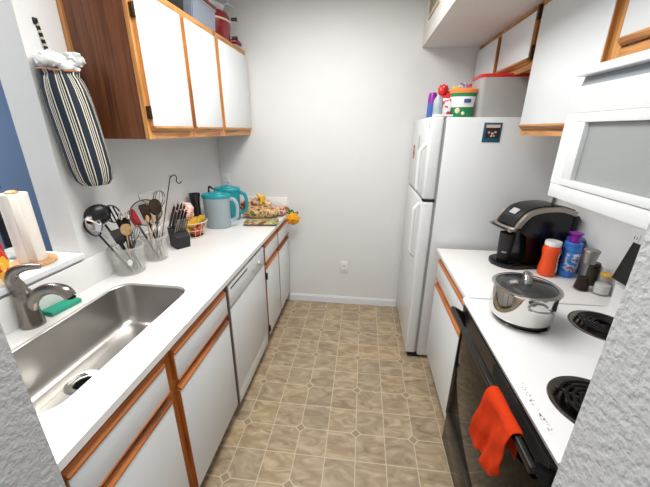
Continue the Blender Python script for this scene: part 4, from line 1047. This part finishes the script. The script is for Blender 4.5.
bm = MB(); tube(bm, [Vector((0.064*math.cos(2*PI*k/28)-0.019, 0.064*math.sin(2*PI*k/28)-0.029, 0.455+0.003*math.sin(4*PI*k/28))) for k in range(28)], 0.004, 6, closed=True); obj('elastic_band', bm, 'elastic', t, local=True)
# strap to the hook
bm = MB(); x0 = -0.068
tube(bm, [(x0+0.010, -0.005, 0.445), (x0+0.001, 0.0, 0.50), (x0-0.006, -0.006, 0.56), (x0-0.010, -0.012, 0.625)], 0.009, 8, smooth=5, flat=0.35); obj('hanging_strap', bm, 'strap', t, local=True)
bm = MB(); box(bm, -0.0865, -0.074, -0.022, -0.006, 0.618, 0.640, bev=0.002); obj('wall_hook', bm, 'black', t, local=True)
bm = MB()
blob(bm, (-0.025, -0.045, 0.490), 0.044, 0.054, 0.034, 0.16, seed=5); blob(bm, (0.010, 0.025, 0.505), 0.036, 0.034, 0.026, 0.22, seed=8); blob(bm, (-0.012, 0.0, 0.470), 0.045, 0.045, 0.030, 0.16, seed=11)
obj('crumpled_bags', bm, 'plasticbag', None, smooth=True)
o = COL.objects[-1]; o.name = 'plastic_bags'; o.location = BC; tag(o, 'crumpled white plastic bags bulging from the top of the striped dispenser', 'plastic bag')

# ---------------------------------------------------------------- on top of the left wall cabinet
TZ = 2.2005
t = thing('storage_bin', 'grey translucent bin with maroon lid atop the left wall cabinet', 'bin', (0.16, -0.575, TZ))
bm = MB(); prism(bm, [(-0.105, 0.0), (0.105, 0.0), (0.118, 0.145), (-0.118, 0.145)], 1, -0.150, 0.150, bev=0.006); obj('tub', bm, mat('grey_cloudy_bin', hexc(150, 160, 176), 0.3, alpha=0.9), t, local=True)
bm = MB(); box(bm, -0.124, 0.124, -0.158, 0.158, 0.1455, 0.165, bev=0.005); obj('lid', bm, 'maroon', t, local=True)
bm = MB(); tube(bm, [(0.122, -0.15, 0.138), (0.122, 0.15, 0.138)], 0.003, 6); obj('rim', bm, 'lightgrey', t, local=True)
t = thing('slow_cooker', 'maroon slow cooker pot with pale band atop the left wall cabinet', 'pot', (0.160, -0.245, TZ))
bm = MB(); lathe(bm, [(0, 0.0), (0.105, 0.0), (0.118, 0.02), (0.130, 0.10), (0.132, 0.13), (0.128, 0.135), (0, 0.135)], (0, 0, 0), 40, sy=1.1); obj('pot_body', bm, 'maroon', t, local=True)
bm = MB(); lathe(bm, [(0.1325, 0.128), (0.136, 0.131), (0.136, 0.137), (0.1325, 0.140), (0.129, 0.137)], (0, 0, 0), 40, sy=1.1); obj('band', bm, 'creamwire', t, local=True)
bm = MB(); lathe(bm, [(0.130, 0.1405), (0.128, 0.165), (0.118, 0.185), (0.05, 0.197), (0, 0.198)], (0, 0, 0), 40, sy=1.1); ld = obj('lid', bm, 'maroon', t, local=True)
for dx, dy, z in ((0.128, 0.075, 0.05), (0.135, 0.07, 0.165)):
    bm = MB(); tube(bm, [(dx*0.9, dy, z), (dx+0.024, dy+0.02, z+0.004)], [0.010, 0.013], 12); obj('knob', bm, 'black', t, local=True)
bm = MB(); tube(bm, [(0.10, 0.075, 0.03), (0.142, 0.10, 0.032), (0.155, 0.14, 0.02)], [0.014, 0.016, 0.012], 10, smooth=3); obj('handle', bm, 'maroon', t, local=True)
bm = MB(); blob(bm, (0.16, -0.22, TZ+0.232), 0.085, 0.10, 0.033, 0.10, seed=21); single('shopping_bag', bm, 'plasticbag', 'crumpled white bag on top of the maroon slow cooker', 'bag', (0.16, -0.22, TZ+0.20))
bm = MB(); tube(bm, [(0.24, -0.19, TZ+0.25), (0.25, -0.12, TZ+0.275), (0.25, -0.02, TZ+0.285)], 0.0035, 8, smooth=4); tube(bm, [(0.25, -0.13, TZ+0.272), (0.25, -0.135, TZ+0.34)], 0.0035, 8)
single('wire_rack', bm, 'trim', 'thin white wire piece above the maroon slow cooker', 'rack', (0.25, -0.12, TZ+0.25))
t = thing('roasting_pan', 'black pan nearest the camera atop the left wall cabinet', 'pan', (0.155, -0.90, TZ))
bm = MB(); lathe(bm, [(0, 0), (0.11, 0), (0.13, 0.03), (0.135, 0.085), (0.131, 0.085), (0.125, 0.03), (0, 0.006)], (0, 0, 0), 36, sy=1.2); obj('pan_body', bm, 'blackm', t, local=True)

# ---------------------------------------------------------------- on top of the refrigerator
RZ = 1.6985
def storage(label, x0, x1, y0, y1, h, lidm='red'):
    t = thing('storage_box', label, 'storage box', ((x0+x1)/2, (y0+y1)/2, RZ))
    bm = MB(); w_, d_ = (x1-x0)/2, (y1-y0)/2
    prev = None
    for (k, z) in ((0.93, 0.0), (0.955, 0.006), (1.0, h-0.006), (1.0, h)):
        cur = [bm.verts.new((x, y, z)) for x, y in rrect(-w_*k, w_*k, -d_*k, d_*k, 0.03)]
        if prev:
            for i in range(len(cur)): bm.faces.new([prev[i], prev[(i+1) % len(cur)], cur[(i+1) % len(cur)], cur[i]])
        else: bm.faces.new(cur)
        prev = cur
    obj('box_body', bm, 'clearbin', t, local=True, solid=0.0018)
    bm = MB(); prev = None
    for (k, z) in ((1.02, h-0.004), (1.03, h), (1.03, h+0.010), (1.0, h+0.014)):
        cur = [bm.verts.new((x, y, z+0.001)) for x, y in rrect(-w_*k, w_*k, -d_*k, d_*k, 0.032)]
        if prev:
            for i in range(len(cur)): bm.faces.new([prev[i], prev[(i+1) % len(cur)], cur[(i+1) % len(cur)], cur[i]])
        prev = cur
    bm.faces.new(prev)
    obj('lid', bm, lidm, t, local=True)
storage('large cloudy storage box with red lid on the refrigerator', 1.915, 2.205, -0.690, -0.50, 0.212)
storage('second cloudy red lidded box behind the large one on the refrigerator', 1.925, 2.15, -0.470, -0.22, 0.190)
# wipes tub
t = thing('wipes_tub', 'green and white printed tub with orange lid on the refrigerator', 'tub', (1.840, -0.640, RZ), math.radians(-12))
def ell(bm, prof, sy=0.62): lathe(bm, prof, (0, 0, 0), 36, sx=1, sy=sy)
bm = MB(); ell(bm, [(0, 0), (0.058, 0), (0.061, 0.004), (0.064, 0.055), (0.0635, 0.055), (0, 0.05)]); b_ = obj('lower_label', bm, 'green', t, local=True)
bm = MB(); ell(bm, [(0.0642, 0.0555), (0.070, 0.112), (0.0695, 0.112), (0.0, 0.10)]); w2 = obj('white_label', bm, 'whiteplastic', t, local=True)
bm = MB(); ell(bm, [(0.0702, 0.1125), (0.072, 0.130), (0.0715, 0.130), (0, 0.125)]); obj('upper_label', bm, 'green', t, local=True)
bm = MB(); ell(bm, [(0.0725, 0.1305), (0.0755, 0.132), (0.0755, 0.150), (0.070, 0.154), (0, 0.154)]); obj('lid', bm, 'orangelid', t, local=True)
bm = MB(); box(bm, 0.008, 0.045, -0.0442, -0.0425, 0.078, 0.098, bev=0.0005); obj('label_mark', bm, 'navy', w2, local=True)
bm = MB(); blob(bm, (-0.022, -0.040, 0.036), 0.014, 0.004, 0.016, sub=2); blob(bm, (0.010, -0.0415, 0.022), 0.010, 0.003, 0.010, sub=2); obj('label_flower', bm, 'creamwire', b_, local=True)
# pouches
single('baby_bottle', (lambda b: (lathe(b, [(0, 0), (0.024, 0), (0.026, 0.01), (0.026, 0.09), (0.012, 0.115), (0, 0.115)], (1.700, -0.655, 1.7005), 24), b)[1])(MB()), 'frost', 'pale clear bottle at the front edge of the refrigerator top', 'bottle', (1.700, -0.655, 1.7005))
t = thing('purple_bottle', 'purple topped bottle at the refrigerator corner nearest the back wall', 'bottle', (1.690, -0.52, 1.7005))
bm = MB(); lathe(bm, [(0, 0), (0.026, 0), (0.027, 0.01), (0.027, 0.085), (0, 0.085)], (0, 0, 0), 24); obj('bottle_body', bm, 'blue2', t, local=True)
bm = MB(); lathe(bm, [(0.027, 0.0855), (0.025, 0.13), (0.02, 0.145), (0, 0.145)], (0, 0, 0), 24); obj('top', bm, 'purple', t, local=True)
t = thing('gift_pouch', 'white pouch printed with red hearts on the refrigerator', 'pouch', (1.757, -0.690, 1.7125))
t.location = (1.752, -0.640, 1.7125)
bm = MB()
for sgn in (1, -1): grid(bm, lambda u, v, sgn=sgn: Vector(((2*u-1)*0.034, sgn*0.022*(max(0, 1-abs(2*u-1)**3)**0.6)*(1-v)**0.5, 0.001+0.090*v)), 10, 10)
bmesh.ops.remove_doubles(bm, verts=bm.verts, dist=0.0003); obj('pouch_body', bm, 'hearts', t, local=True)
t = thing('red_bow', 'crumpled red wrapping bunched above the hearts pouch', 'wrapping', (1.752, -0.575, 1.7125))
bm = MB(); blob(bm, (0, 0, 0.066), 0.038, 0.026, 0.064, 0.12, seed=2); blob(bm, (-0.014, 0, 0.138), 0.030, 0.024, 0.034, 0.18, seed=4); blob(bm, (0.030, 0.0, 0.105), 0.034, 0.024, 0.030, 0.18, seed=6); obj('wrapping', bm, 'red', t, local=True)
single('yellow_box', B(1.800, 1.845, -0.56, -0.53, RZ+0.001, RZ+0.178, bev=0.002), 'yellow', 'tall yellow box behind the printed tub on the refrigerator', 'box', (1.822, -0.545, RZ+0.001))
single('blue_box', B(1.852, 1.892, -0.50, -0.46, RZ+0.001, RZ+0.205, bev=0.002), 'bluelabel', 'tall blue printed box behind the printed tub on the refrigerator', 'box', (1.874, -0.48, RZ+0.001))

# ---------------------------------------------------------------- coffee maker
CM = (2.196, -0.975, 0.9145); CR = math.radians(12)
t = thing('coffee_maker', 'black single serve coffee maker with silver band beside the refrigerator', 'coffee maker', CM, CR)
bm = MB()
base = rrect(-0.175, 0.16, -0.095, 0.095, 0.09)
prism(bm, base, 2, 0.0, 0.022, bev=0.004); obj('drip_base', bm, 'black', t, local=True)
bm = MB(); lathe(bm, [(0, 0.0225), (0.058, 0.0225), (0.06, 0.026), (0.052, 0.028), (0, 0.026)], (-0.105, 0, 0), 28); obj('drip_tray', bm, 'blackg', t, local=True)
side = [(-0.045, 0.0225), (0.155, 0.0225), (0.185, 0.10), (0.185, 0.285), (0.170, 0.318), (0.06, 0.330), (-0.04, 0.318), (-0.10, 0.288), (-0.130, 0.245), (-0.128, 0.225), (-0.10, 0.212), (-0.055, 0.195)]
bm = MB(); prism(bm, side, 1, -0.082, 0.082, bev=0.012)
obj('housing', bm, 'blackg', t, local=True)
top = [(0.188, 0.322), (0.10, 0.346), (0.0, 0.345), (-0.075, 0.325), (-0.118, 0.285), (-0.143, 0.242), (-0.140, 0.226)]
def strip(y0, y1, dz, th, nm, m, par):
    bm = MB(); P3 = smoothpath([(x, 0, z) for x, z in top], 5); A_ = []; n_ = len(P3)
    for i, p in enumerate(P3):
        tq = (P3[min(i+1, n_-1)]-P3[max(i-1, 0)]).normalized(); nn = Vector((-tq.z, 0, tq.x)); nn = nn if nn.z > 0 else -nn
        if abs(nn.z) < 0.2 and nn.x > 0: nn = -nn
        q = p+nn*dz; A_.append([bm.verts.new((q.x, y0, q.z)), bm.verts.new((q.x, y1, q.z)), bm.verts.new((q.x-nn.x*th, y1, q.z-nn.z*th)), bm.verts.new((q.x-nn.x*th, y0, q.z-nn.z*th))])
    for a, b in zip(A_, A_[1:]):
        for k in range(4): bm.faces.new([a[k], a[(k+1) % 4], b[(k+1) % 4], b[k]])
    bm.faces.new(A_[0]); bm.faces.new(A_[-1][::-1])
    return obj(nm, bm, m, par, local=True)
hl = strip(-0.068, 0.068, 0.0, 0.03, 'lid', 'blackg', t)
strip(-0.090, -0.0685, -0.006, 0.024, 'silver_band', 'silver', t); strip(0.0685, 0.090, -0.006, 0.024, 'silver_band', 'silver', t)
bm = MB(); tube(bm, [(-0.140, -0.086, 0.226), (-0.154, -0.05, 0.224), (-0.158, 0, 0.224), (-0.154, 0.05, 0.224), (-0.140, 0.086, 0.226)], 0.011, 10, smooth=4); obj('handle_bar', bm, 'silver', t, local=True)
bm = MB(); box(bm, -0.115, -0.090, -0.025, 0.025, 0.308, 0.311); 
for v in bm.verts: v.co.z += (v.co.x+0.10)*0.9
obj('display', bm, 'lightgrey', hl, local=True)
bm = MB(); prism(bm, rrect(0.187, 0.228, -0.07, 0.07, 0.02), 2, 0.03, 0.265, bev=0.003)
obj('water_reservoir', bm, 'black', t, local=True)
bm = MB(); prism(bm, rrect(0.187, 0.232, -0.075, 0.075, 0.02), 2, 0.266, 0.285, bev=0.004); obj('reservoir_lid', bm, 'black', t, local=True)
# mug under the spout
R = Matrix.Rotation(CR, 3, 'Z'); mg = Vector(CM)+R @ Vector((-0.112, 0, 0.0285))
t = thing('travel_mug', 'black travel mug standing on the coffee maker tray', 'mug', mg)
bm = MB(); lathe(bm, [(0, 0), (0.030, 0), (0.033, 0.006), (0.040, 0.14), (0.040, 0.155), (0.036, 0.155), (0, 0.15)], (0, 0, 0), 32); b_ = obj('mug_body', bm, 'blackm', t, local=True)
bm = MB(); v0 = -2.0
grid(bm, lambda u, v: Vector(((0.0372)*math.cos(v0-0.35+0.7*u), (0.0372)*math.sin(v0-0.35+0.7*u), 0.045+0.010*v)), 6, 1); obj('printed_mark', bm, 'greyvent', b_, local=True, solid=0.0006)

# bottles beside it
t = thing('orange_canister', 'orange plastic canister with white lid beside the coffee maker', 'canister', (2.255, -1.125, 0.9145))
bm = MB(); lathe(bm, [(0, 0), (0.036, 0), (0.040, 0.006), (0.042, 0.04), (0.037, 0.075), (0.036, 0.10), (0.041, 0.135), (0.041, 0.15), (0.033, 0.163), (0, 0.163)], (0, 0, 0), 36); b_ = obj('canister_body', bm, 'orangeb', t, local=True)
bm = MB(); lathe(bm, [(0.035, 0.1635), (0.037, 0.165), (0.037, 0.183), (0.035, 0.186), (0, 0.186)], (0, 0, 0), 36); obj('lid', bm, 'whiteplastic', t, local=True)
def patch(bm, prof_r, a0, z0, ra, rz, n=10):
    c = bm.verts.new((prof_r(z0)*math.cos(a0), prof_r(z0)*math.sin(a0), z0)); vs = []
    for k in range(24):
        th = 2*PI*k/24; a = a0+ra*math.cos(th); z = z0+rz*math.sin(th); r = prof_r(z); vs.append(bm.verts.new((r*math.cos(a), r*math.sin(a), z)))
    for k in range(24): bm.faces.new([c, vs[k], vs[(k+1) % 24]])
def prr(z):
    P_ = [(0, 0.0385), (0.006, 0.041), (0.04, 0.043), (0.075, 0.038), (0.10, 0.037), (0.135, 0.042), (0.16, 0.041)]
    for (z0, r0), (z1, r1) in zip(P_, P_[1:]):
        if z0 <= z <= z1: return r0+(r1-r0)*(z-z0)/(z1-z0)+0.0006
    return 0.041
bm = MB(); patch(bm, prr, -0.72, 0.118, 0.42, 0.020); patch(bm, prr, -0.80, 0.078, 0.26, 0.020); patch(bm, prr, -0.70, 0.045, 0.45, 0.022); obj('label_swirl', bm, 'whiteplastic', b_, local=True)
def blue_bottle(loc, label, mcap, mb='blueb'):
    t = thing('drink_pouch_bottle', label, 'canister', loc)
    bm = MB(); lathe(bm, [(0, 0), (0.036, 0), (0.039, 0.006), (0.040, 0.04), (0.036, 0.08), (0.036, 0.11), (0.040, 0.14), (0.039, 0.158), (0.035, 0.165), (0, 0.165)], (0, 0, 0), 36); b_ = obj('canister_body', bm, mb, t, local=True)
    bm = MB(); lathe(bm, [(0.036, 0.1655), (0.0385, 0.167), (0.0385, 0.182), (0.036, 0.185), (0, 0.185)], (0, 0, 0), 36); obj('lid', bm, mb, t, local=True)
    rr = lambda z: 0.0415 if z > 0.125 or z < 0.05 else 0.0385
    bm = MB(); grid(bm, lambda u, v: Vector(((0.0405)*math.cos(-2.6+1.9*u), (0.0405)*math.sin(-2.6+1.9*u), 0.035+0.10*v)), 12, 4); obj('printed_label', bm, 'bluelabel', b_, local=True, solid=0.0005)
    return t
blue_bottle((2.352, -1.122, 0.9145), 'blue canister with a purple scoop cap on its lid', 'purple')
blue_bottle((2.405, -1.045, 0.9145), 'second blue canister by the wall behind the purple capped one', 'blue2', 'blue2')
t = thing('purple_cup', 'small purple cup sitting on the blue canister lid', 'cup', (2.352, -1.122, 0.9145+0.1855))
bm = MB(); lathe(bm, [(0, 0), (0.022, 0), (0.024, 0.008), (0.020, 0.02), (0.026, 0.040), (0.031, 0.044), (0.031, 0.048), (0.022, 0.048), (0, 0.038)], (0, 0, 0), 28); obj('cup_body', bm, 'purple', t, local=True)
# pepper mill
t = thing('pepper_mill', 'clear pepper mill with steel top, half full of peppercorns', 'pepper mill', (2.335, -1.278, 0.9145))
bm = MB(); lathe(bm, [(0, 0), (0.033, 0), (0.034, 0.004), (0.030, 0.03), (0.0245, 0.07), (0.0225, 0.10), (0.024, 0.135), (0.022, 0.135), (0.0205, 0.10), (0.022, 0.07), (0.027, 0.03), (0.030, 0.006), (0, 0.006)], (0, 0, 0), 36); obj('glass_body', bm, 'glasst', t, local=True)
bm = MB(); lathe(bm, [(0, 0.0065), (0.029, 0.0065), (0.0265, 0.03), (0.0225, 0.060), (0.015, 0.066), (0, 0.062)], (0, 0, 0), 28); obj('peppercorns', bm, 'pepper', t, local=True)
bm = MB(); lathe(bm, [(0.0, 0.1355), (0.0245, 0.1355), (0.025, 0.15), (0.030, 0.185), (0.033, 0.196), (0.031, 0.200), (0, 0.200)], (0, 0, 0), 36); obj('grinder_head', bm, 'steel', t, local=True)
t = thing('spice_jar', 'small dark herb jar with black cap behind the pepper mill', 'jar', (2.412, -1.215, 0.9145))
bm = MB(); lathe(bm, [(0, 0), (0.022, 0), (0.023, 0.004), (0.023, 0.082), (0.018, 0.09), (0, 0.09)], (0, 0, 0), 28); obj('jar_body', bm, 'herb', t, local=True)
bm = MB(); lathe(bm, [(0.020, 0.0905), (0.023, 0.092), (0.023, 0.112), (0.020, 0.115), (0, 0.115)], (0, 0, 0), 28); obj('cap', bm, 'black', t, local=True)
t = thing('glass_jar', 'squat clear jar with yellow contents beside the stove backguard', 'jar', (2.398, -1.315, 0.9145))
bm = MB(); lathe(bm, [(0, 0), (0.032, 0), (0.034, 0.004), (0.032, 0.05), (0.026, 0.085), (0.029, 0.10), (0.027, 0.10), (0.024, 0.085), (0.030, 0.05), (0.031, 0.008), (0, 0.006)], (0, 0, 0), 32); obj('glass_body', bm, 'glasst', t, local=True)
bm = MB(); lathe(bm, [(0, 0.0065), (0.0295, 0.0075), (0.0288, 0.05), (0, 0.052)], (0, 0, 0), 28); obj('powder', bm, 'whiteplastic', t, local=True)
bm = MB(); blob(bm, (0, 0, 0.095), 0.020, 0.022, 0.010, 0.12, seed=9); obj('yellow_contents', bm, 'yellow', t, local=True)
